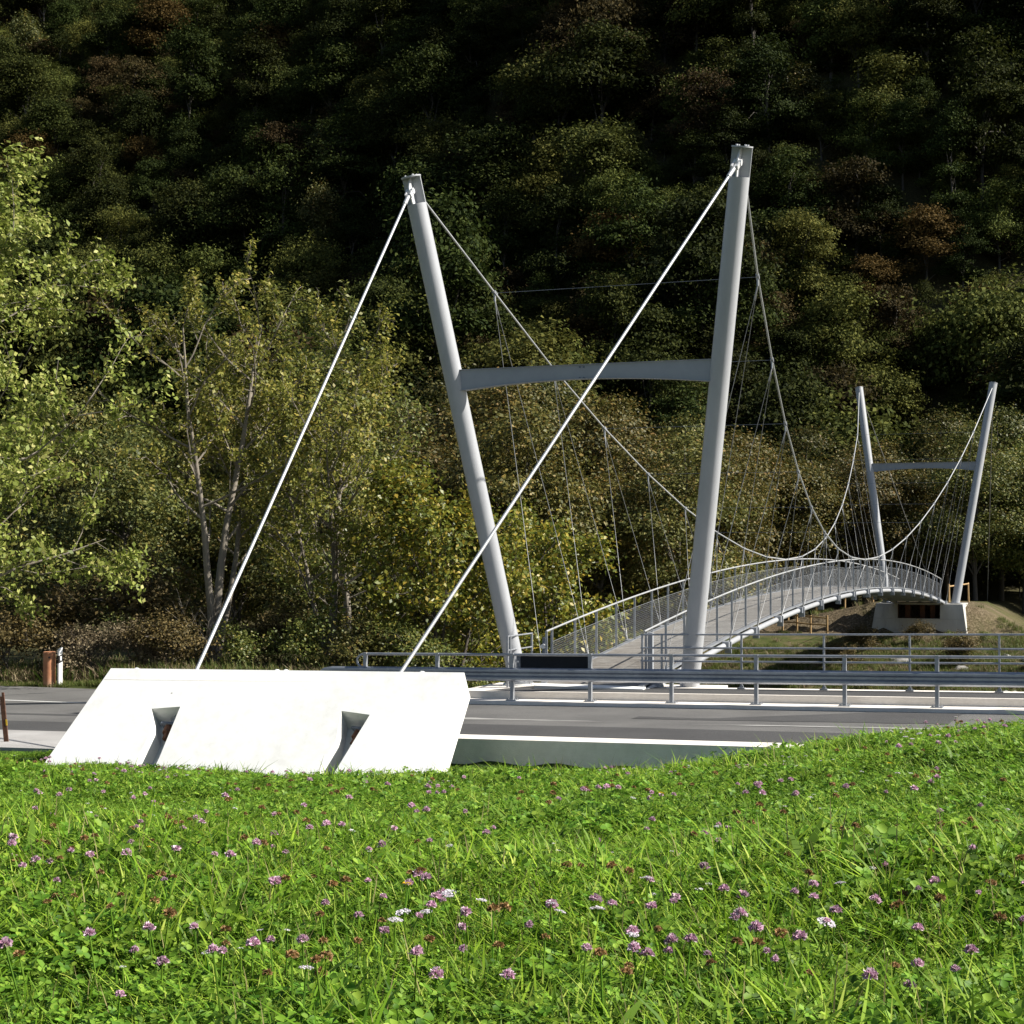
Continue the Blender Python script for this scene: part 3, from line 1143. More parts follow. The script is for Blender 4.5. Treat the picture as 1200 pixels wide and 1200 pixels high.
zt, zb = .06, -2.3
at_, ab_ = 59.2, 58.85
ol = [fap(-2.85, zb, ab_), fap(2.85, zb, ab_), fap(2.5, zt, at_), fap(1.22, zt, at_), fap(1.22, zt - .86, at_ - .12), fap(-1.22, zt - .86, at_ - .12), fap(-1.22, zt, at_), fap(-2.5, zt, at_)]
m = MB()
m.poly(ol)
m.quad(fap(2.85, zb, ab_), fap(2.95, zb, 62), fap(2.5, zt, 62), fap(2.5, zt, at_))
m.quad(fap(-2.95, zb, 62), fap(-2.85, zb, ab_), fap(-2.5, zt, at_), fap(-2.5, zt, 62))
m.poly([fap(-2.5, zt, at_), fap(-1.22, zt, at_), fap(-1.22, zt, 60.4), fap(1.22, zt, 60.4), fap(1.22, zt, at_), fap(2.5, zt, at_), fap(2.5, zt, 62), fap(-2.5, zt, 62)])
m.build('block', M_CONC_FAR, fa)
m = MB()
m.quad(fap(-1.22, zt - .86, 60.4), fap(1.22, zt - .86, 60.4), fap(1.22, zt, 60.4), fap(-1.22, zt, 60.4))
m.quad(fap(-1.22, zt - .86, at_ - .12), fap(1.22, zt - .86, at_ - .12), fap(1.22, zt - .86, 60.4), fap(-1.22, zt - .86, 60.4))
m.quad(fap(-1.22, zt - .86, at_ - .12), fap(-1.22, zt - .86, 60.4), fap(-1.22, zt, 60.4), fap(-1.22, zt, at_))
m.quad(fap(1.22, zt - .86, 60.4), fap(1.22, zt - .86, at_ - .12), fap(1.22, zt, at_), fap(1.22, zt, 60.4))
m.build('bearing_recess', M_RUSTC, fa)
m = MB()
m.box(fap(0, zt + .03, 59.85), BA * .62, BN * 1.3, UP * .028)  # lid added over the open recess to keep sunlight out of it
m.build('recess_lid', M_CONC_FAR, fa)
for c in (-.7, .15, .75):
    m = MB()
    m.box(fap(c, zt - .45, 59.75), BA * .2, BN * .14, UP * .40)
    m.build('bearing', M_RUST, fa)
for c in (-2.1, .05, 2.15):
    m = MB()
    p = fap(c, -1.75, ab_ + .075)
    m.tube([p - BA * .035, p + BA * .1], .07, 12)
    m.build('drain_hole', M_BLACK, fa)
for z in (-.82, -1.5):
    m = MB()
    kk = (z - zb) / (zt - zb)
    aa = ab_ + (at_ - ab_) * kk - .004
    m.box(fap(0, z, aa), BA * .006, BN * (2.85 - .35 * kk), UP * .012)
    m.build('shutter_joint', M_CONC_G, fa)

FK = Vector((33.0, 111.5, 0))                # far anchor, set to the right of the bridge axis like the near one
fk = empty('far_anchor', (FK.x, FK.y, gz(FK.x, FK.y)))
tag(fk, 'grey concrete anchor wedge in the grass beyond the far right pylon', 'anchor block')
m = MB()
prof_ = [(-1.3, -2.6), (1.3, -2.6), (1.0, -1.25), (.4, -1.12)]
m.prism([FK - BN * 4.6 + BA * a_ + UP * z_ for a_, z_ in prof_], BN * 5.2)
m.build('block', M_CONC_G, fk)
for off_, k in ((-3.4, 'fl'), (-.4, 'fr')):
    m = MB()
    m.tube([PYL[k][5], FK + BN * off_ + BA * .4 + UP * -1.2], .026, 10)
    m.build('backstay', M_HANG, fb, 40)

# ------------------------------------------------------------------ timber fences on the far bank
def fence(label, pts, hgt, mat, nrail):
    pts = [Vector((p[0], p[1], gz(p[0], p[1]))) for p in pts]
    f = empty('timber_fence', pts[len(pts) // 2])
    tag(f, label, 'fence')
    fr = random.Random(len(pts))
    for p in pts:
        m = MB()
        lean = Vector((fr.uniform(-.03, .03), fr.uniform(-.03, .03), 0))
        m.tube([p - UP * .3, p + lean + UP * (hgt * fr.uniform(.94, 1.08))], [.065, .055], 8)
        m.build('post', mat, f, 40)
    for k in range(nrail):
        for i in range(len(pts) - 1):
            h = hgt * (.88 - .38 * k)
            m = MB()
            m.tube([pts[i] + UP * h, pts[i + 1] + UP * (h + fr.uniform(-.03, .03))], .045, 6)
            m.build('rail', mat, f, 40)


def bxy(a, c):
    p = BP(a, c, 0)
    return (p.x, p.y)


fence('pale timber fence along the top of the far bank behind the deck', [bxy(62.5, -3.2), bxy(62.3, -4.9), bxy(62.0, -6.6), bxy(61.7, -8.3), bxy(61.4, -10)], 1.0, M_WOOD, 1)
fence('reddish timber fence stepping down the earth bank under the footbridge', [bxy(60.6, -9.4), bxy(59.6, -8.2), bxy(58.6, -7.1), bxy(57.6, -6.1), bxy(57.0, -5.0)], 1.15, M_WOOD, 2)
fence('pale timber posts at the far end of the footbridge', [bxy(60.9, 1.55), bxy(63, 1.9), bxy(65.5, 2.2)], 1.25, M_WOOD, 1)

# ------------------------------------------------------------------ posts at the left
pp = empty('pipe_post', RP(-12.2, 2.95, -.1))
pp.location.z = gz(pp.location.x, pp.location.y)
tag(pp, 'round terracotta pipe post standing upright at the far road edge', 'post')
base = world_loc(pp)
m = MB()
m.tube([base - UP * .2, base + UP * .99, base + UP * 1.0], [.175, .175, .165], 28)
p_ = m.build('pipe', M_TERRA, pp, 40)
m = MB()
m.tube([base + UP * 1.0, base + UP * 1.05, base + UP * 1.065], [.185, .185, .17], 28)
m.build('cap', M_TERRA, pp, 40)
m = MB()
m.tube([base + UP * .90 - Vector((-.05, .168, 0)), base + UP * .90 - Vector((-.05, .19, 0))], .03, 10)
m.build('hole', M_BLACK, pp)
dl = empty('delineator_post', RP(-11.85, 3.0, -.1))
dl.location.z = gz(dl.location.x, dl.location.y)
tag(dl, 'white roadside marker post with black band beside the terracotta pipe', 'marker post')
base = world_loc(dl)
dl.rotation_euler = (0, 0, math.radians(42))
loc_ = Vector((0, 0, 0))


def dbox(x0, x1, y0, y1, za, zb_, zc, zd):
    q = MB()
    q.prism([(x0, y0, za), (x1, y0, zb_), (x1, y0, zd), (x0, y0, zc)], (0, y1 - y0, 0))
    return q


o = bpy.data.objects.new('body', dbox(-.06, .06, -.05, .05, -.2, -.2, 1.10, 1.18).mesh('body', M_PLASTIC))
link(o, dl)
bb = bpy.data.objects.new('band', dbox(-.063, .063, -.053, .053, .70, .76, .93, .99).mesh('band', M_BLACK))
link(bb, dl)
o = bpy.data.objects.new('reflector', dbox(-.02, .025, -.06, -.05, .79, .79, .92, .92).mesh('reflector', M_PLASTIC))
link(o, bb)

sk = empty('marker_stake', RP(-2.82, -9.85, -.06))
tag(sk, 'leaning rusty steel stake with a yellow mark at the meadow edge', 'stake')
base = world_loc(sk)
m = MB()
d1 = Vector((-.10, 0, 1.0))
for off_, hh in ((0, .98), (-.045, .90)):
    b0 = base + Vector((off_, 0, -.2))
    m.box(b0 + d1 * (hh + .2) * .5, (.022, 0, 0), (0, .022, 0), d1 * (hh + .2) * .5)
m.build('stake', M_RUST, sk)
m = MB()
m.box(base + d1 * .38 + Vector((.005, -.024, 0)), (.016, 0, 0), (0, .004, 0), d1 * .06)
m.build('yellow_mark', M_YELLOW, sk)


# ------------------------------------------------------------------ trees
def leaf_quads(rng, centres, normals, size, aspect=.62, jitter=.35):
    """one rhombic leaf per centre"""
    n = len(centres)
    nrm = normals / (np.linalg.norm(normals, axis=1, keepdims=True) + 1e-9)
    r = rng.normal(size=(n, 3))
    t1 = np.cross(nrm, r)
    t1 /= np.linalg.norm(t1, axis=1, keepdims=True) + 1e-9
    t2 = np.cross(nrm, t1)
    s = size * rng.uniform(1 - jitter, 1 + jitter, (n, 1))
    a = centres - t1 * s * .5
    c = centres + t1 * s * .5
    b = centres + t2 * s * aspect * .5 + nrm * s * .10 - t1 * s * .06
    d = centres - t2 * s * aspect * .5 + nrm * s * .10 - t1 * s * .06
    V = np.stack([a, b, c, d], 1).reshape(-1, 3)
    F = np.arange(4 * n, dtype=np.int32).reshape(n, 4)
    return V, F


def clump_crown(rng, h, rx, z0, n_cl, per, leaf, flat=.5, cl_r=.9, lobes=7):
    """leaves gathered in clumps over a lobed crown, gaps between the clumps"""
    lob = []
    for i in range(lobes):
        a = rng.uniform(0, 6.283)
        z = rng.uniform(.2, .95)
        prof_r = math.sin(math.pi * min(1, .15 + z * .8)) ** .7
        rr_ = rx * prof_r * rng.uniform(.25, .65)
        lob.append((math.cos(a) * rr_, math.sin(a) * rr_, z0 + (h - z0) * z * .86, rx * rng.uniform(.38, .6)))
    lob.append((0, 0, h - rx * .42, rx * .42))
    C = []
    out = []
    for i in range(n_cl):
        L = lob[rng.randint(len(lob))]
        d = rng.normal(size=3)
        d /= np.linalg.norm(d)
        if d[2] < -.3:
            d[2] *= -.4
        rad = L[3] * rng.uniform(.62, 1.05)
        p = np.array([L[0], L[1], L[2]]) + d * rad * np.array([1, 1, .8])
        C.append(p)
        out.append(d)
    C = np.array(C)
    out = np.array(out)
    cr = cl_r * rng.uniform(.6, 1.3, (n_cl, 1))
    P = np.repeat(C, per, 0) + rng.normal(size=(n_cl * per, 3)) * np.repeat(cr, per, 0) * np.array([.5, .5, .5 * flat])
    N = np.repeat(out, per, 0) * .7 + rng.normal(size=(n_cl * per, 3)) * .55 + np.array([0, 0, .55])
    return leaf_quads(rng, P, N, leaf) + (C, lob)


def branch_mesh(branches, sides=6):
    m = MB()
    for pts, r0, r1 in branches:
        n = len(pts)
        m.tube(pts, [r0 + (r1 - r0) * (i / (n - 1)) ** .8 for i in range(n)], sides if r0 > .05 else 4, cap=False)
    return m


def clump_tree_meshes(name, seed, h, rx, z0, n_cl, per, leaf, lmat, bmat=None, flat=.5, cl_r=.9, lobes=7, limbs=10, tr=.16):
    rng = np.random.RandomState(seed)
    V, F, C, lob = clump_crown(rng, h, rx, z0, n_cl, per, leaf, flat, cl_r, lobes)
    crown = np_mesh(name + '_crown', V, F, lmat)
    br = []
    trunk = [Vector((0, 0, -.6))]
    for i in range(1, 7):
        trunk.append(Vector((rng.normal() * .12 * i * .4, rng.normal() * .12 * i * .4, h * .8 * i / 6)))
    br.append((trunk, tr, tr * .25))
    for i in range(limbs):
        tgt = Vector(C[rng.randint(len(C))])
        k = rng.randint(2, 6)
        st_ = trunk[k]
        if tgt.z < st_.z:
            st_ = trunk[max(1, k - 2)]
        mid = st_.lerp(tgt, .5) + Vector((0, 0, .12 * rx)) + Vector(rng.normal(size=3) * .15)
        br.append(([st_, mid, tgt], tr * .38, .015))
    bme = branch_mesh(br, 7).mesh(name + '_trunk', bmat or M_BARK_D, (0, 0, 0), 60)
    return crown, bme


def place_tree(name, crown, trunk, label, group, loc, rz, sc):
    r = empty(name, loc)
    r.rotation_euler = (0, 0, rz)
    r.scale = sc if hasattr(sc, '__len__') else (sc, sc, sc)
    tag(r, label, 'tree', group)
    share('trunk', trunk, r)
    share('crown', crown, r)
    return r


# --- detailed branching trees for the near bank
def grow_tree(name, seed, lmat, bmat, stems, height, spread, n1, n2, n3, leaves, leaf, droop=0.0, start=.25, tip_up=.35, leaf_spread=.22, bare=.0, lean=(0, 0), round_=1.0):
    rng = np.random.RandomState(seed)
    br = []
    tips = []

    def path(p, d, ln, n, wob, upb):
        pts = [np.array(p)]
        d = np.array(d, float)
        for i in range(n):
            d = d + rng.normal(size=3) * wob + np.array([0, 0, upb])
            d /= np.linalg.norm(d)
            pts.append(pts[-1] + d * ln / n)
        return pts, d
    for (dx, dy, hh, r0) in stems:
        d0 = np.array([dx, dy, 1.0])
        d0 /= np.linalg.norm(d0)
        tp, dend = path((dx * .15, dy * .15, -.4), d0, height * hh + .4, 9, .05, .04)
        br.append(([Vector(p) for p in tp], r0, r0 * .16))
        for i in range(n1):
            f = start + (1 - start) * ((i + rng.uniform(0, 1)) / n1)
            q = f * 9
            k = min(8, int(q))
            p = tp[k] + (tp[k + 1] - tp[k]) * (q - k)
            ang = i * 2.4 + rng.uniform(-.4, .4)
            # crown profile: widest low in the middle, narrowing upwards
            prof_ = (1 - abs((f - (start + .25)) / (1.05 - start)) ** 1.6) * round_ + .18
            ln = spread * max(.25, prof_) * rng.uniform(.75, 1.15)
            el = rng.uniform(.15, .75) + .5 * f
            d1 = np.array([math.cos(ang) * math.cos(el), math.sin(ang) * math.cos(el), math.sin(el)])
            b1, _ = path(p, d1, ln, 6, .12, tip_up * .12 - droop * .15)
            br.append(([Vector(v) for v in b1], max(.02, r0 * .42 * (1 - .6 * f)), .012))
            for j in range(n2):
                g = .25 + .75 * (j + rng.uniform(0, 1)) / n2
                q2 = g * 6
                k2 = min(5, int(q2))
                pp_ = b1[k2] + (b1[k2 + 1] - b1[k2]) * (q2 - k2)
                dd = (b1[k2 + 1] - b1[k2])
                dd = dd / (np.linalg.norm(dd) + 1e-9) + rng.normal(size=3) * .75
                dd[2] += .15 - droop
                dd /= np.linalg.norm(dd)
                l2 = ln * rng.uniform(.28, .5) * (1.1 - .45 * g)
                b2, _ = path(pp_, dd, l2, 4, .18, tip_up * .1 - droop * .2)
                br.append(([Vector(v) for v in b2], .018, .006))
                for t in range(n3):
                    q3 = rng.uniform(.2, 1) * 4
                    k3 = min(3, int(q3))
                    p3 = b2[k3] + (b2[k3 + 1] - b2[k3]) * (q3 - k3)
                    d3 = (b2[k3 + 1] - b2[k3])
                    d3 = d3 / (np.linalg.norm(d3) + 1e-9) * .8 + rng.normal(size=3) * .7
                    d3[2] += .1 - droop
                    d3 /= np.linalg.norm(d3)
                    l3 = rng.uniform(.25, .6) * max(.5, spread / 5)
                    e3 = p3 + d3 * l3
                    if rng.uniform() < .35:
                        br.append(([Vector(p3), Vector(p3 * .5 + e3 * .5) + Vector((0, 0, .02)), Vector(e3)], .008, .003))
                    tips.append((p3, e3))
    tips_a = np.array([t[0] for t in tips])
    tips_b = np.array([t[1] for t in tips])
    keep = rng.uniform(size=len(tips)) >= bare
    tips_a, tips_b = tips_a[keep], tips_b[keep]
    per = max(1, int(leaves / max(1, len(tips_a))))
    f = rng.uniform(.1, 1.1, (len(tips_a), per, 1))
    P = tips_a[:, None] * (1 - f) + tips_b[:, None] * f + rng.normal(size=(len(tips_a), per, 3)) * leaf_spread
    P = P.reshape(-1, 3)
    ctr = P.mean(0)
    outd = P - ctr
    outd /= np.linalg.norm(outd, axis=1, keepdims=True) + 1e-9
    N = rng.normal(size=P.shape) * .6 + outd * .45 + np.array([0, 0, .5])
    V, F = leaf_quads(rng, P, N, leaf)
    crown = np_mesh(name + '_crown', V, F, lmat)
    trunk = branch_mesh(br, 9).mesh(name + '_trunk', bmat, (0, 0, 0), 60)
    return crown, trunk


def near_tree(name, label, x, y, rz, args, sc=1.0, group=None):
    c, t = grow_tree(name, **args)
    return place_tree(name, c, t, label, group, (x, y, gz(x, y)), rz, sc)


near_tree('broadleaf_tree', 'tall bright green tree filling the left edge with low overhanging branches', -18.2, 46.0, .4,
          dict(seed=21, lmat=L_BRIGHT, bmat=M_BARK, stems=[(-.05, .02, 1.0, .30), (.16, -.10, .72, .18)], height=16.0, spread=6.6, n1=17, n2=9, n3=8, leaves=62000, leaf=.165, droop=.10, start=.10, leaf_spread=.13, round_=1.0))
near_tree('alder_tree', 'thin multi-stemmed olive tree rising behind the left backstay', -9.6, 52.0, 1.1,
          dict(seed=33, lmat=L_ALDER, bmat=M_BARK, stems=[(-.10, .0, .95, .17), (.06, .05, 1.0, .19), (.26, -.05, .86, .14)], height=11.8, spread=2.9, n1=13, n2=8, n3=6, leaves=15000, leaf=.14, start=.38, leaf_spread=.11, bare=.30))
near_tree('alder_tree', 'olive tree with pale forking trunk right of the left backstay', -5.9, 53.5, 2.2,
          dict(seed=45, lmat=L_ALDER, bmat=M_BARK, stems=[(.04, .0, 1.0, .17), (.22, .1, .8, .12), (-.2, .05, .8, .11)], height=10.2, spread=3.1, n1=13, n2=8, n3=6, leaves=15000, leaf=.14, start=.25, leaf_spread=.12, bare=.28))
near_tree('maple_tree', 'small bright yellow-green tree behind the left pylon foot', -2.0, 51.5, .7,
          dict(seed=57, lmat=L_YELLOW, bmat=M_BARK_D, stems=[(.0, .0, 1.0, .12), (.35, -.05, .75, .09), (-.4, .05, .8, .09)], height=6.6, spread=2.9, n1=10, n2=7, n3=7, leaves=20000, leaf=.16, start=.08, leaf_spread=.20, round_=1.1))
near_tree('maple_tree', 'leafy yellow-green bush tree between the left pylon and the deck railing', 1.2, 56.0, 2.0,
          dict(seed=63, lmat=L_YELLOW, bmat=M_BARK_D, stems=[(.1, .0, 1.0, .11), (-.3, .1, .9, .08), (.35, .1, .7, .07)], height=6.4, spread=2.7, n1=9, n2=7, n3=6, leaves=15000, leaf=.17, start=.06, leaf_spread=.22, round_=1.1))
near_tree('alder_tree', 'broad olive-green tree standing behind the two forking trunks', -6.6, 66.0, 4.0,
          dict(seed=71, lmat=L_OLIVE, bmat=M_BARK, stems=[(0, 0, 1.0, .2), (.2, .1, .8, .12)], height=12.6, spread=4.6, n1=14, n2=8, n3=7, leaves=20000, leaf=.18, start=.2, leaf_spread=.16, bare=.15))

# bare twiggy saplings at the foot of the left alder
def bare_shrub(x, y, h, n, label, seed, mat=M_BARK):
    r = random.Random(seed)
    o = empty('bare_shrub', (x, y, gz(x, y)))
    tag(o, label, 'shrub')
    b = []
    for i in range(n):
        a = r.uniform(0, 6.28)
        k = r.uniform(.1, .6)
        d = Vector((math.cos(a) * k, math.sin(a) * k, 1)).normalized()
        ln = h * r.uniform(.6, 1.0)
        pts = [Vector((0, 0, -.1)), d * ln * .35 + Vector((0, 0, .03)), d * ln * .7 + Vector((r.uniform(-.1, .1), r.uniform(-.1, .1), .06)), d * ln + Vector((r.uniform(-.2, .2), r.uniform(-.2, .2), .1))]
        b.append((pts, .016, .004))
        for j in range(4):
            t = r.uniform(.3, .9)
            p = d * ln * t
            q = p + Vector((r.uniform(-1, 1), r.uniform(-1, 1), r.uniform(.4, 1.4))).normalized() * h * .22
            b.append(([p, p.lerp(q, .5), q], .008, .003))
    me = branch_mesh(b).mesh('twigs', mat)
    share('twigs', me, o)


bare_shrub(-9.9, 51.3, 2.9, 16, 'bare grey twiggy shrub at the foot of the multi-stemmed tree', 4)
bare_shrub(-12.9, 50.3, 1.7, 18, 'low bare twiggy shrub among the dry grass left of the anchor block', 5, M_BARK_D)

# --- prototypes for bushes, river trees and slope trees
BUSH = []
for i, (lm, sd) in enumerate(((L_BUSHB, 101), (L_OLIVE, 102), (L_MID, 103), (L_DRY, 104))):
    BUSH.append(clump_tree_meshes('bush_%d' % i, sd, 2.3, 1.6, .15, 60, 60, .105, lm, M_BARK_D, .8, .42, 8, 16, .05))
bush_spots = [
    (-14.6, 52.0, 0, 1.25, 'reddish brown bush above the terracotta pipe'),
    (-12.0, 53.0, 0, 1.55, 'tall brown bush between the pipe post and the left backstay'),
    (-13.4, 50.6, 3, .75, 'low dry straw-coloured bush behind the white marker post'),
    (-11.8, 50.2, 3, .80, 'low dry straw-coloured bush left of the anchor block top'),
    (-10.4, 52.8, 2, 1.0, 'dark green bush left of the multi-stemmed tree'),
    (-10.5, 49.8, 0, .85, 'dull brown bush just left of the left backstay foot'),
    (-8.6, 50.4, 1, .80, 'dull olive bush right of the left backstay foot'),
    (-7.4, 51.2, 0, .90, 'brownish bush behind the middle of the anchor block'),
    (-6.2, 50.2, 1, .95, 'olive bush below the forking trunk right of the stay'),
    (-4.9, 49.4, 2, .95, 'green bush behind the right backstay foot'),
    (-3.4, 49.0, 1, 1.0, 'olive bush behind the end of the guardrail'),
    (-1.2, 47.6, 1, .75, 'small olive bush left of the left pylon foot'),
    (2.6, 55.0, 2, 1.0, 'dark bush beneath the left bridge railing'),
    (5.2, 60.5, 0, 1.15, 'brown bush seen through the left bridge railing'),
    (-15.6, 50.2, 0, .9, 'low brown bush at the left picture edge by the road'),
]
for i, (x, y, k, sc, lab) in enumerate(bush_spots):
    r = empty('bush', (x, y, gz(x, y)))
    r.rotation_euler = (0, 0, i * 1.7)
    r.scale = (sc * 1.05, sc * 1.05, sc)
    tag(r, lab, 'bush')
    share('stem', BUSH[k][1], r)
    share('foliage', BUSH[k][0], r)

wr = random.Random(23)
for i in range(30):
    p = RP(wr.uniform(2, 26), wr.uniform(41, 58))
    r = empty('bank_bush', (p.x, p.y, gz(p.x, p.y) - .05))
    sc = wr.uniform(.3, .75)
    r.rotation_euler = (0, 0, wr.uniform(0, 6.28))
    r.scale = (sc * 1.3, sc * 1.3, sc)
    k = wr.choice((1, 2, 2, 0))
    tag(r, ('low brownish bush growing on the far river bank', 'low light olive bush growing on the far river bank', 'low green bush growing on the far river bank')[k], 'bush', 'low bushes on the far river bank')
    share('stem', BUSH[k][1], r)
    share('foliage', BUSH[k][0], r)

RIV = []
for i, (lm, sd, h, rx) in enumerate(((L_AUTUMN, 201, 13, 4.6), (L_MID, 202, 14, 4.8), (L_AUTUMN, 203, 11, 4.4), (L_MID, 204, 12, 4.2), (L_OLIVE, 205, 12, 4.4))):
    RIV.append(clump_tree_meshes('river_%d' % i, sd, h, rx, 1.0, 300, 78, .20, lm, M_BARK_D, .6, 1.05, 12, 18, .2))
riv_lab = ['rust and olive tinted tree in the belt along the far river bank', 'dull green tree in the belt along the far river bank',
           'low rust tinted tree in the belt along the far river bank', 'narrow green tree in the belt along the far river bank', 'light olive tree in the belt along the far river bank']
rv = random.Random(77)
riv_spots = [  # x, y, kind, scale
    (-20, 84, 1, 1.0), (-25, 92, 3, 1.15), (-15, 88, 3, 1.0), (-10, 82, 1, 1.0), (-4.5, 86, 0, 1.15), (0.5, 84, 0, 1.05), (5, 88, 2, 1.1), (9, 86, 1, .95), (12, 93, 0, 1.0),
    (-28, 102, 1, 1.2), (-18, 104, 0, 1.2), (-12, 100, 0, 1.25), (-7, 103, 0, 1.3), (-1, 101, 0, 1.3), (5, 102, 0, 1.2), (10, 104, 2, 1.1),
    (15, 106, 0, .95), (19.5, 110, 2, 1.0), (24, 113, 0, .85), (28, 116, 2, 1.0), (32, 112, 1, .95), (36, 114, 4, .95), (41, 112, 1, 1.05), (46, 116, 3, 1.1),
    (13, 118, 1, 1.1), (18, 122, 3, 1.0), (22, 119, 1, 1.05), (27, 124, 0, 1.05), (33, 123, 1, 1.1), (38, 126, 1, 1.2), (44, 125, 3, 1.25), (50, 124, 1, 1.2),
    (8, 116, 0, 1.3), (2, 117, 1, 1.3), (-5, 118, 1, 1.35), (-12, 119, 0, 1.2), (-20, 120, 1, 1.3), (-28, 118, 3, 1.2), (-36, 120, 1, 1.2), (-34, 106, 3, 1.1)]
for (x, y, k, sc) in riv_spots:
    s2 = sc * rv.uniform(.92, 1.06)
    place_tree('river_tree', RIV[k][0], RIV[k][1], riv_lab[k], 'trees along the far river bank', (x, y, gz(x, y)), rv.uniform(0, 6.28), (s2, s2, s2 * rv.uniform(.92, 1.05)))

SLOPE = []
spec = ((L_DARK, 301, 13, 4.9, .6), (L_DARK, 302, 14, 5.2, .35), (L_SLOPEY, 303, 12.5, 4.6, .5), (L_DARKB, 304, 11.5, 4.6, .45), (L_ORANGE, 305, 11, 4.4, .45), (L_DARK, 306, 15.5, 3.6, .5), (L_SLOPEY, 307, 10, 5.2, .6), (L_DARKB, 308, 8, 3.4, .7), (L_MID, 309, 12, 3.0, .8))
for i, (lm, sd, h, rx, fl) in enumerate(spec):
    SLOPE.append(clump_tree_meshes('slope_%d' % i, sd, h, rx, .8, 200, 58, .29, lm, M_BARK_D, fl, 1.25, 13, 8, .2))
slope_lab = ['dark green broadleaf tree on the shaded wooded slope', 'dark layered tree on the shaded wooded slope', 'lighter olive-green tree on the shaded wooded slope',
             'brownish tree on the shaded wooded slope', 'orange-brown autumn tree on the shaded wooded slope', 'tall narrow dark tree on the shaded wooded slope',
             'broad spreading olive tree on the shaded wooded slope', 'small round brown tree on the shaded wooded slope', 'slim pale green tree on the shaded wooded slope']
hr = np.random.RandomState(9)
cand = []
for y in np.arange(132, 430, 5.8):
    for x in np.arange(-.40 * y, .40 * y, 5.8):
        px = x + hr.uniform(-2.8, 2.8)
        py = y + hr.uniform(-2.8, 2.8)
        cand.append((px, py))
cand = np.array(cand)
cz_ = ground_z(cand[:, 0], cand[:, 1])
elev = (cz_ - CZ) / cand[:, 1]
ok = (elev < .40) & (np.abs(cand[:, 0] / cand[:, 1]) < .385)
cand, cz_ = cand[ok], cz_[ok]
kinds = hr.choice(9, len(cand), p=[.24, .15, .16, .10, .045, .09, .13, .055, .03])
scl = np.clip(np.exp(hr.normal(-.08, .28, len(cand))), .45, 1.6)
inview = (np.abs(cand[:, 0] / cand[:, 1]) < .33)
order = np.argsort(cand[:, 1] + np.where(inview, 0, 1000))
ind, rest = order[:300], order[300:]
for i in ind:
    k = int(kinds[i])
    s2 = float(scl[i])
    place_tree('slope_tree', SLOPE[k][0], SLOPE[k][1], slope_lab[k], 'trees on the wooded slope', (float(cand[i, 0]), float(cand[i, 1]), float(cz_[i])), float(hr.uniform(0, 6.28)), (s2, s2, s2 * float(hr.uniform(.85, 1.2))))


def join_meshes(name, c, t):
    """crown and trunk in one mesh with two materials"""
    nv = len(t.vertices)
    tv = np.empty(nv * 3, np.float32)
    t.vertices.foreach_get('co', tv)
    cv = np.empty(len(c.vertices) * 3, np.float32)
    c.vertices.foreach_get('co', cv)
    faces = [tuple(p.vertices) for p in t.polygons] + [tuple(v + nv for v in p.vertices) for p in c.polygons]
    me = bpy.data.meshes.new(name)
    me.from_pydata(np.concatenate([tv, cv]).reshape(-1, 3).tolist(), [], faces)
    me.materials.append(t.materials[0])
    me.materials.append(c.materials[0])
    mi = np.zeros(len(faces), np.int32)
    mi[len(t.polygons):] = 1
    me.polygons.foreach_set('material_index', mi)
    me.update()
    return me


far_src = [join_meshes('forest_%d' % i, c, t) for i, (c, t) in enumerate(SLOPE)]
# understory and young trees closing the canopy between the big crowns
us = []
for y in np.arange(133, 430, 4.4):
    for x in np.arange(-.40 * y, .40 * y, 4.4):
        us.append((x + hr.uniform(-2, 2), y + hr.uniform(-2, 2)))
us = np.array(us)
uz = ground_z(us[:, 0], us[:, 1])
k_ = ((uz - CZ) / us[:, 1] < .40)
us, uz = us[k_], uz[k_]
P = np.concatenate([np.column_stack([cand[rest], cz_[rest]]), np.column_stack([us, uz])])
R = np.column_stack([np.zeros(len(P)), np.zeros(len(P)), hr.uniform(0, 6.28, len(P))])
sc_ = np.concatenate([scl[rest], hr.uniform(.32, .62, len(us))])
S = np.column_stack([sc_, sc_, sc_ * hr.uniform(.85, 1.2, len(P))])
kr_ = np.concatenate([kinds[rest], hr.choice(9, len(us), p=[.25, .15, .16, .12, .02, .08, .12, .08, .02])])
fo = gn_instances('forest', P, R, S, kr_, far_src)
tag(fo, 'dense dark forest covering the upper mountain slope', 'forest', kind='stuff')


# ------------------------------------------------------------------ meadow
def blade_tuft(seed, n, h, rad, width, mat, lean=.5, name='tuft'):
    rng = np.random.RandomState(seed)
    V, F = [], []
    for i in range(n):
        a = rng.uniform(0, 6.283)
        r = rad * math.sqrt(rng.uniform())
        bx, by = math.cos(a) * r, math.sin(a) * r
        d = rng.uniform(0, 6.283)
        L = h * rng.uniform(.5, 1.15)
        k = lean * rng.uniform(.1, 1.2)
        w = width * rng.uniform(.6, 1.4)
        fx, fy = math.cos(d), math.sin(d)
        sx, sy = -fy, fx
        tw = rng.uniform(-.6, .6)
        n0 = len(V)
        for j, (t, ww) in enumerate(((0, .7), (.35, 1), (.7, .75), (1, .06))):
            out = k * L * t ** 1.8
            z = L * t * (1 - .25 * k * t)
            cx, cy = bx + fx * out, by + fy * out
            qx, qy = sx * math.cos(tw * t) + fx * math.sin(tw * t), sy * math.cos(tw * t) + fy * math.sin(tw * t)
            V.append((cx - qx * w * ww, cy - qy * w * ww, z))
            V.append((cx + qx * w * ww, cy + qy * w * ww, z))
        for j in range(3):
            q = n0 + 2 * j
            F.append((q, q + 1, q + 3, q + 2))
    return np_mesh(name, np.array(V), np.array(F), mat)


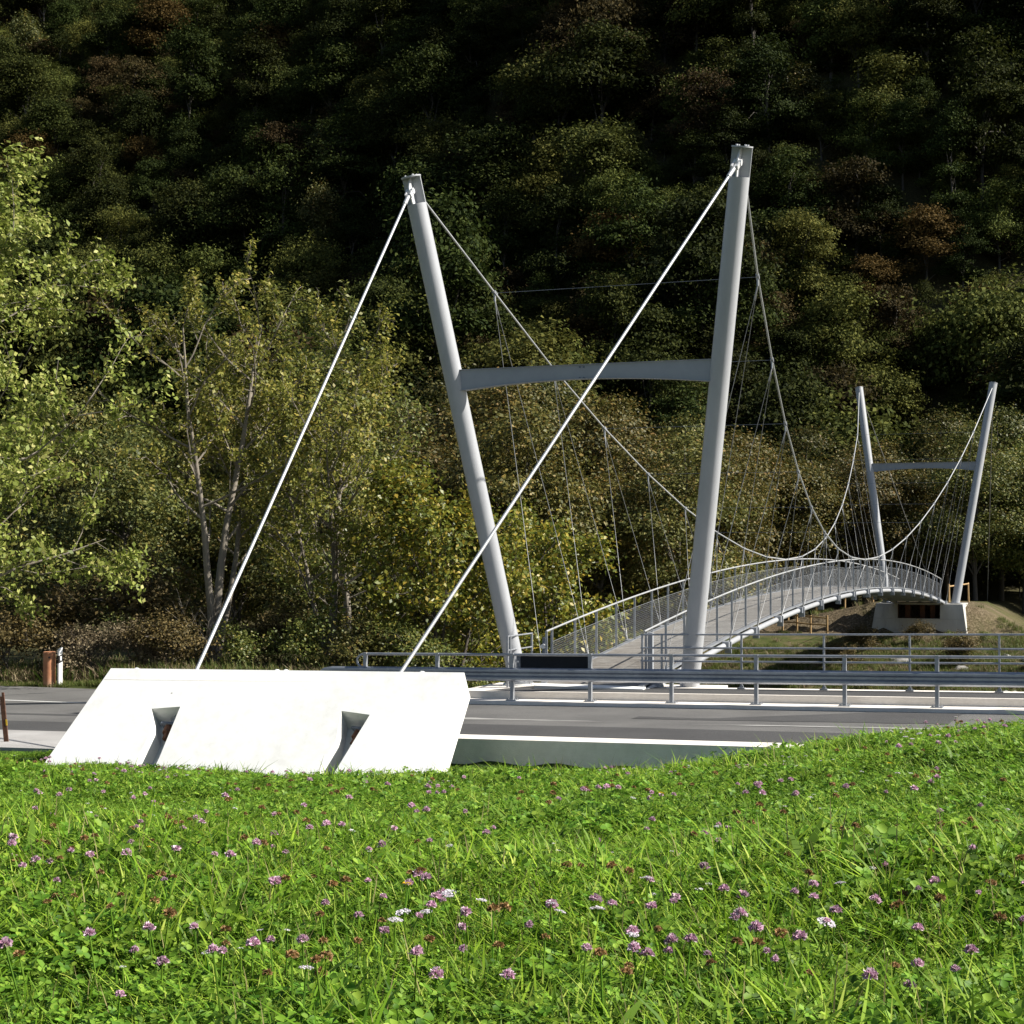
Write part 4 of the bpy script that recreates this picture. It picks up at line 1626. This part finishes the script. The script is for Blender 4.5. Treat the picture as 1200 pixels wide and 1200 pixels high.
def leaflet_tuft(seed, n, h, rad, size, mat, name='clover'):
    rng = np.random.RandomState(seed)
    V, F = [], []
    for i in range(n):
        a = rng.uniform(0, 6.283)
        r = rad * math.sqrt(rng.uniform())
        p = np.array([math.cos(a) * r, math.sin(a) * r, h * rng.uniform(.45, 1.05)])
        tilt = rng.normal(size=2) * .35
        nrm = np.array([tilt[0], tilt[1], 1.0])
        nrm /= np.linalg.norm(nrm)
        t1 = np.cross(nrm, [math.cos(a), math.sin(a), .1])
        t1 /= np.linalg.norm(t1)
        t2 = np.cross(nrm, t1)
        s = size * rng.uniform(.7, 1.3)
        for k in range(3):
            th = k * 2.094 + rng.uniform(-.2, .2)
            d = t1 * math.cos(th) + t2 * math.sin(th)
            e = np.cross(nrm, d)
            n0 = len(V)
            c = [p, p + d * s * 1.02 + nrm * s * .03]
            for sg in (1, -1):
                c += [p + d * s * .36 + e * s * .40 * sg + nrm * s * .17, p + d * s * .82 + e * s * .38 * sg + nrm * s * .15]
            V += [tuple(q) for q in c]
            F.append((n0, n0 + 2, n0 + 3, n0 + 1))
            F.append((n0, n0 + 1, n0 + 5, n0 + 4))
    return np_mesh(name, np.array(V), np.array(F), mat)


def merge_np(name, meshes):
    vs, fs, mi, mats = [], [], [], []
    off_ = 0
    for k, me in enumerate(meshes):
        v = np.empty(len(me.vertices) * 3, np.float32)
        me.vertices.foreach_get('co', v)
        f = np.empty(len(me.polygons) * 4, np.int32)
        me.loops.foreach_get('vertex_index', f)
        vs.append(v.reshape(-1, 3))
        fs.append(f.reshape(-1, 4) + off_)
        mi.append(np.full(len(me.polygons), k, np.int32))
        off_ += len(me.vertices)
    me2 = np_mesh(name, np.concatenate(vs), np.concatenate(fs), meshes[0].materials[0])
    for me in meshes[1:]:
        me2.materials.append(me.materials[0])
    me2.polygons.foreach_set('material_index', np.concatenate(mi))
    me2.update()
    return me2


src = []
for i in range(7):
    parts = [blade_tuft(500 + i, [25, 18, 35, 13, 21, 33, 30][i], [.105, .092, .125, .08, .098, .12, .155][i], .13, [.0030, .0036, .0026, .004, .0034, .0028, .0026][i], L_GRASS, 1.2),
             leaflet_tuft(520 + i, [20, 30, 11, 36, 26, 14, 10][i], .102, .13, [.014, .012, .013, .016, .016, .012, .012][i], L_CLOVER),
             blade_tuft(560 + i, [20, 26, 16, 24, 28, 18, 16][i], .112, .12, [.007, .009, .006, .010, .008, .007, .006][i], L_DOCK, 1.0)]
    if i == 6:
        parts.append(blade_tuft(540 + i, 2, .22, .12, .0013, L_STRAW, .5))
    src.append(merge_np('meadow_tuft_%d' % i, parts))
mr_ = np.random.RandomState(31)
pts, rots, scs, idx = [], [], [], []


def scatter(y0, y1, dens, s_lo, s_hi, xk=.37, kinds_p=None):
    area = xk * (y1 * y1 - y0 * y0)
    n = int(area * dens)
    y = np.sqrt(mr_.uniform(y0 * y0, y1 * y1, n))
    x = mr_.uniform(-xk, xk, n) * y
    s = (x - GX) * gdx + (y - GY) * gdy
    w = (x - GX) * ndx + (y - GY) * ndy
    lim = np.where(s > 1.8, -8.75, -10.9)
    # keep off the anchor block's footprint
    fx = x - face(0, 0).x
    l_ = Vector((FTR.x - FTL.x, FTR.y - FTL.y, 0)).normalized()
    u = (x - FBL.x) * l_.x + (y - FBL.y) * l_.y
    v = -(x - FBL.x) * l_.y + (y - FBL.y) * l_.x
    inside = (u > .1) & (u < 6.9) & (v > .12) & (v < 2.4)
    keep = (w < lim) & ~inside
    x, y = x[keep], y[keep]
    n = len(x)
    pts.append(np.column_stack([x, y, ground_z(x, y) - .012]))
    rots.append(np.column_stack([mr_.normal(0, .12, n), mr_.normal(0, .12, n), mr_.uniform(0, 6.283, n)]))
    patch = 1 + .30 * vnoise(x * 1.3, y * 1.3, 41) + .22 * vnoise(x * 4.1, y * 4.1, 42)
    scs.append(mr_.uniform(s_lo, s_hi, n) * np.clip(patch, .6, 1.5))
    pk = np.clip(.5 + .5 * vnoise(x * .9, y * .9, 43) + mr_.normal(0, .25, n), 0, .999)
    idx.append((pk * 7).astype(int))


scatter(2.2, 6, 360, .7, 1.3)
scatter(6, 10, 240, .75, 1.25)
scatter(10, 17, 130, .8, 1.3)
scatter(17, 31, 45, .6, 1.1)
go_ = gn_instances('meadow_grass', np.concatenate(pts), np.concatenate(rots), np.concatenate(scs), np.concatenate(idx), src)
tag(go_, 'lush green meadow grass and clover in the foreground', 'grass', kind='stuff')

# bank grass: verge beyond the road and both river banks
bsrc = [blade_tuft(600 + i, 40, .35, .25, .008, m_, .8, 'bank_tuft_%d' % i) for i, m_ in enumerate((L_BANK, L_BANK, L_DRY))]
bp_, br_, bs_, bi_ = [], [], [], []


def bank(s0, s1, w0, w1, n, lo, hi, pdry, f=None):
    s = mr_.uniform(s0, s1, n)
    w = mr_.uniform(w0, w1, n)
    x = GX + gdx * s + ndx * w
    y = GY + gdy * s + ndy * w
    z = ground_z(x, y)
    k = z > -3.7
    if f is not None:
        k &= f(x, y)
        k &= vnoise(x * .5, y * .5, 51) + mr_.normal(0, .35, len(x)) > -.6
    x, y, z = x[k], y[k], z[k]
    n = len(x)
    bp_.append(np.column_stack([x, y, z - .02]))
    br_.append(np.column_stack([np.zeros(n), np.zeros(n), mr_.uniform(0, 6.28, n)]))
    bs_.append(mr_.uniform(lo, hi, n))
    bi_.append(np.where(mr_.uniform(size=n) < pdry, 2, mr_.randint(0, 2, n)))


def off_mound(x, y):
    a = (x - BO.x) * BA.x + (y - BO.y) * BA.y
    c = (x - BO.x) * BN.x + (y - BO.y) * BN.y
    bare = (a > 55.5) & (c > -11) & (c < 4.5) & (a < 66)
    return ~bare | (mr_.uniform(size=len(x)) < .12)


bank(-16, -1, 2.75, 4.2, 1500, .35, .7, .1)
bank(-18, 2.2, 3.8, 12, 2600, .9, 2.2, .6)
bank(2, 34, 3.55, 5.5, 1500, .5, 1.1, .35)
bank(-6, 40, 37, 64, 15000, .35, 1.15, .3, off_mound)
bo_ = gn_instances('bank_grass', np.concatenate(bp_), np.concatenate(br_), np.concatenate(bs_), np.concatenate(bi_), bsrc)
tag(bo_, 'rough grass and dry stalks on the verge and river banks', 'grass', kind='stuff')

# stones on the far bank
rk = np.random.RandomState(8)
for i in range(26):
    s, w = rk.uniform(4, 26), rk.uniform(40, 53)
    p = RP(s, w)
    r = rk.uniform(.15, .5)
    m = MB()
    n0 = 8
    rings = [(-.5, .7), (0, 1), (.35, .8), (.55, .3)]
    for (zz, q) in rings:
        for k in range(n0):
            t = 6.283 * k / n0
            j = rk.uniform(.8, 1.2)
            m.v.append((p.x + math.cos(t) * r * q * j * 1.2, p.y + math.sin(t) * r * q * j, gz(p.x, p.y) + zz * r * j))
    for a in range(3):
        for k in range(n0):
            m.f.append((a * n0 + k, a * n0 + (k + 1) % n0, (a + 1) * n0 + (k + 1) % n0, (a + 1) * n0 + k))
    m.f.append(tuple(3 * n0 + k for k in range(n0)))
    o = m.build('boulder', M_ROCK, None, 30, origin=(p.x, p.y, gz(p.x, p.y)))
    tag(o, 'grey river boulder lying on the grassy far bank', 'boulder', 'boulders on the far bank')


# ------------------------------------------------------------------ flowers and broad leaves
def head_mesh(name, mat, seed, r, n, flat=1.0):
    rng = np.random.RandomState(seed)
    d = rng.normal(size=(n, 3))
    d /= np.linalg.norm(d, axis=1, keepdims=True)
    d[:, 2] = np.abs(d[:, 2]) * 1.0 - .35
    P_ = d * r * rng.uniform(.55, 1.0, (n, 1)) * np.array([1, 1, flat])
    V_, F_ = leaf_quads(rng, P_, np.cross(d, rng.normal(size=(n, 3))), r * .85, .5)
    return np_mesh(name, V_, F_, mat)


def umbel_mesh(name, mat, seed, r, n):
    rng = np.random.RandomState(seed)
    a = rng.uniform(0, 6.283, n)
    q = np.sqrt(rng.uniform(0, 1, n)) * r
    P_ = np.column_stack([np.cos(a) * q, np.sin(a) * q, .2 * r - .25 * q * q / r + rng.normal(0, .04 * r, n)])
    N_ = np.column_stack([rng.normal(0, .35, n), rng.normal(0, .35, n), np.ones(n)])
    V_, F_ = leaf_quads(rng, P_, N_, r * .34, .9)
    return np_mesh(name, V_, F_, mat)


def stem_mesh(name, h, mat, bend=.03, r=.0022):
    m = MB()
    m.tube([(bend * 0, 0, -h), (bend * .3, 0, -h * .5), (0, 0, -.002)], [r * 1.3, r, r * .8], 5)
    return m.mesh(name, mat, (0, 0, 0), 60)


stem_me = stem_mesh('stem', .27, L_CLOVER)
FL = {
    'pink': ([head_mesh('pink_%d' % i, P_PINK, 700 + i, .0165, 90) for i in range(3)], 'clover_flower', 'pink clover flower head standing in the meadow grass', 'flower', 'pink clover flowers in the meadow'),
    'brown': ([head_mesh('brown_%d' % i, P_BROWN, 720 + i, .0135, 70) for i in range(3)], 'withered_clover', 'withered brown clover head standing in the meadow grass', 'flower', 'withered clover heads in the meadow'),
    'white': ([umbel_mesh('white_%d' % i, P_WHITE, 740 + i, .030, 110) for i in range(3)], 'yarrow_flower', 'flat white to lilac yarrow umbel standing in the meadow grass', 'flower', 'white umbels in the meadow'),
    'small': ([umbel_mesh('small_%d' % i, P_WHITE, 760 + i, .013, 40) for i in range(3)], 'daisy_flower', 'tiny white flower standing in the meadow grass', 'flower', 'tiny white flowers in the meadow'),
    'yellow': ([umbel_mesh('yellow_%d' % i, P_YEL, 780 + i, .016, 40) for i in range(2)], 'hawkbit_flower', 'small yellow flower standing in the meadow grass', 'flower', 'yellow flowers in the meadow'),
}
fr_ = random.Random(19)
LENS = 1900.0


def flower(kind, x, y, hgt, sc):
    heads, nm, lab, cat, grp = FL[kind]
    z = gz(x, y) + hgt
    r = empty(nm, (x, y, z - .27))
    r.rotation_euler = (fr_.gauss(0, .12), fr_.gauss(0, .12), fr_.uniform(0, 6.28))
    tag(r, lab, cat, grp)
    share('stem', stem_me, r, (0, 0, .27))
    h = share('flower_head', fr_.choice(heads), r, (0, 0, .27))
    h.scale = (sc, sc, sc)


def strew(kind, n, y0, y1, h0, h1, s0, s1, cluster=.35):
    """flowers stand in loose groups, a few alone"""
    made = 0
    while made < n:
        y = y0 + (y1 - y0) * fr_.random() ** (1.4 if y1 < 7 else .85)
        x = fr_.uniform(-.33, .33) * y
        k = 1 if fr_.random() > cluster else fr_.randint(2, 5)
        for j in range(min(k, n - made)):
            flower(kind, x + (fr_.gauss(0, .16) if j else 0), max(2.8, y + (fr_.gauss(0, .2) if j else 0)), fr_.uniform(h0, h1), fr_.uniform(s0, s1))
            made += 1


strew('pink', 120, 2.9, 6.0, .11, .18, .45, .85)
strew('pink', 150, 6.0, 13.0, .12, .19, .6, .95)
strew('pink', 26, 2.9, 4.0, .13, .2, .55, .95)
strew('brown', 14, 2.9, 3.9, .12, .19, .55, 1.0)
strew('brown', 100, 2.9, 6.0, .12, .19, .55, 1.0)
strew('brown', 150, 6.0, 13.0, .12, .19, .65, 1.1)
strew('white', 13, 2.9, 4.2, .11, .19, .3, .75, .15)
strew('white', 18, 4.0, 14.0, .12, .20, .3, .6, .3)
strew('small', 120, 3.0, 14.0, .10, .19, .4, 1.0)
strew('yellow', 14, 3.5, 15.0, .12, .24, .5, 1.0, .2)


def dock_leaf(seed, L):
    rng = random.Random(seed)
    V_, F_ = [], []
    n = 7
    for i in range(n + 1):
        t = i / n
        wd = L * .13 * math.sin(math.pi * (t * .92 + .06)) ** .8
        out = L * (t - .25 * t * t)
        z = L * (.75 * t - .62 * t * t)
        wav = .012 * math.sin(t * 9 + seed)
        V_ += [(out, -wd, z + wd * .35 + wav), (out, 0, z), (out, wd, z + wd * .35 - wav)]
    for i in range(n):
        a = i * 3
        F_ += [(a, a + 1, a + 4, a + 3), (a + 1, a + 2, a + 5, a + 4)]
    return np_mesh('leaf', np.array(V_), np.array(F_), L_DOCK, True)


dock = [dock_leaf(i, .13 + .025 * i) for i in range(3)]
spots = [(-.88, 3.05), (-.62, 3.15), (.14, 3.2), (.36, 3.3), (.48, 3.45), (.60, 3.6), (.95, 3.35), (-.3, 3.5), (-1.1, 3.9), (.85, 4.4), (1.2, 4.0), (-.1, 4.6), (-1.3, 5.2), (.5, 5.5), (1.7, 5.6), (-.6, 6.2)]
for i, (x, y) in enumerate(spots):
    r = empty('dock_plant', (x, y, gz(x, y)))
    r.rotation_euler = (0, 0, fr_.uniform(0, 6.28))
    sc = fr_.uniform(.5, .8)
    r.scale = (sc, sc, sc)
    tag(r, 'broad-leaved dock plant low in the meadow grass', 'plant', 'broad-leaved plants in the meadow')
    for k in range(fr_.randint(5, 7)):
        share('leaf', fr_.choice(dock), r, (0, 0, .03), (fr_.uniform(-.2, .2), fr_.uniform(-.5, .15), k * 1.05 + fr_.uniform(-.3, .3)))
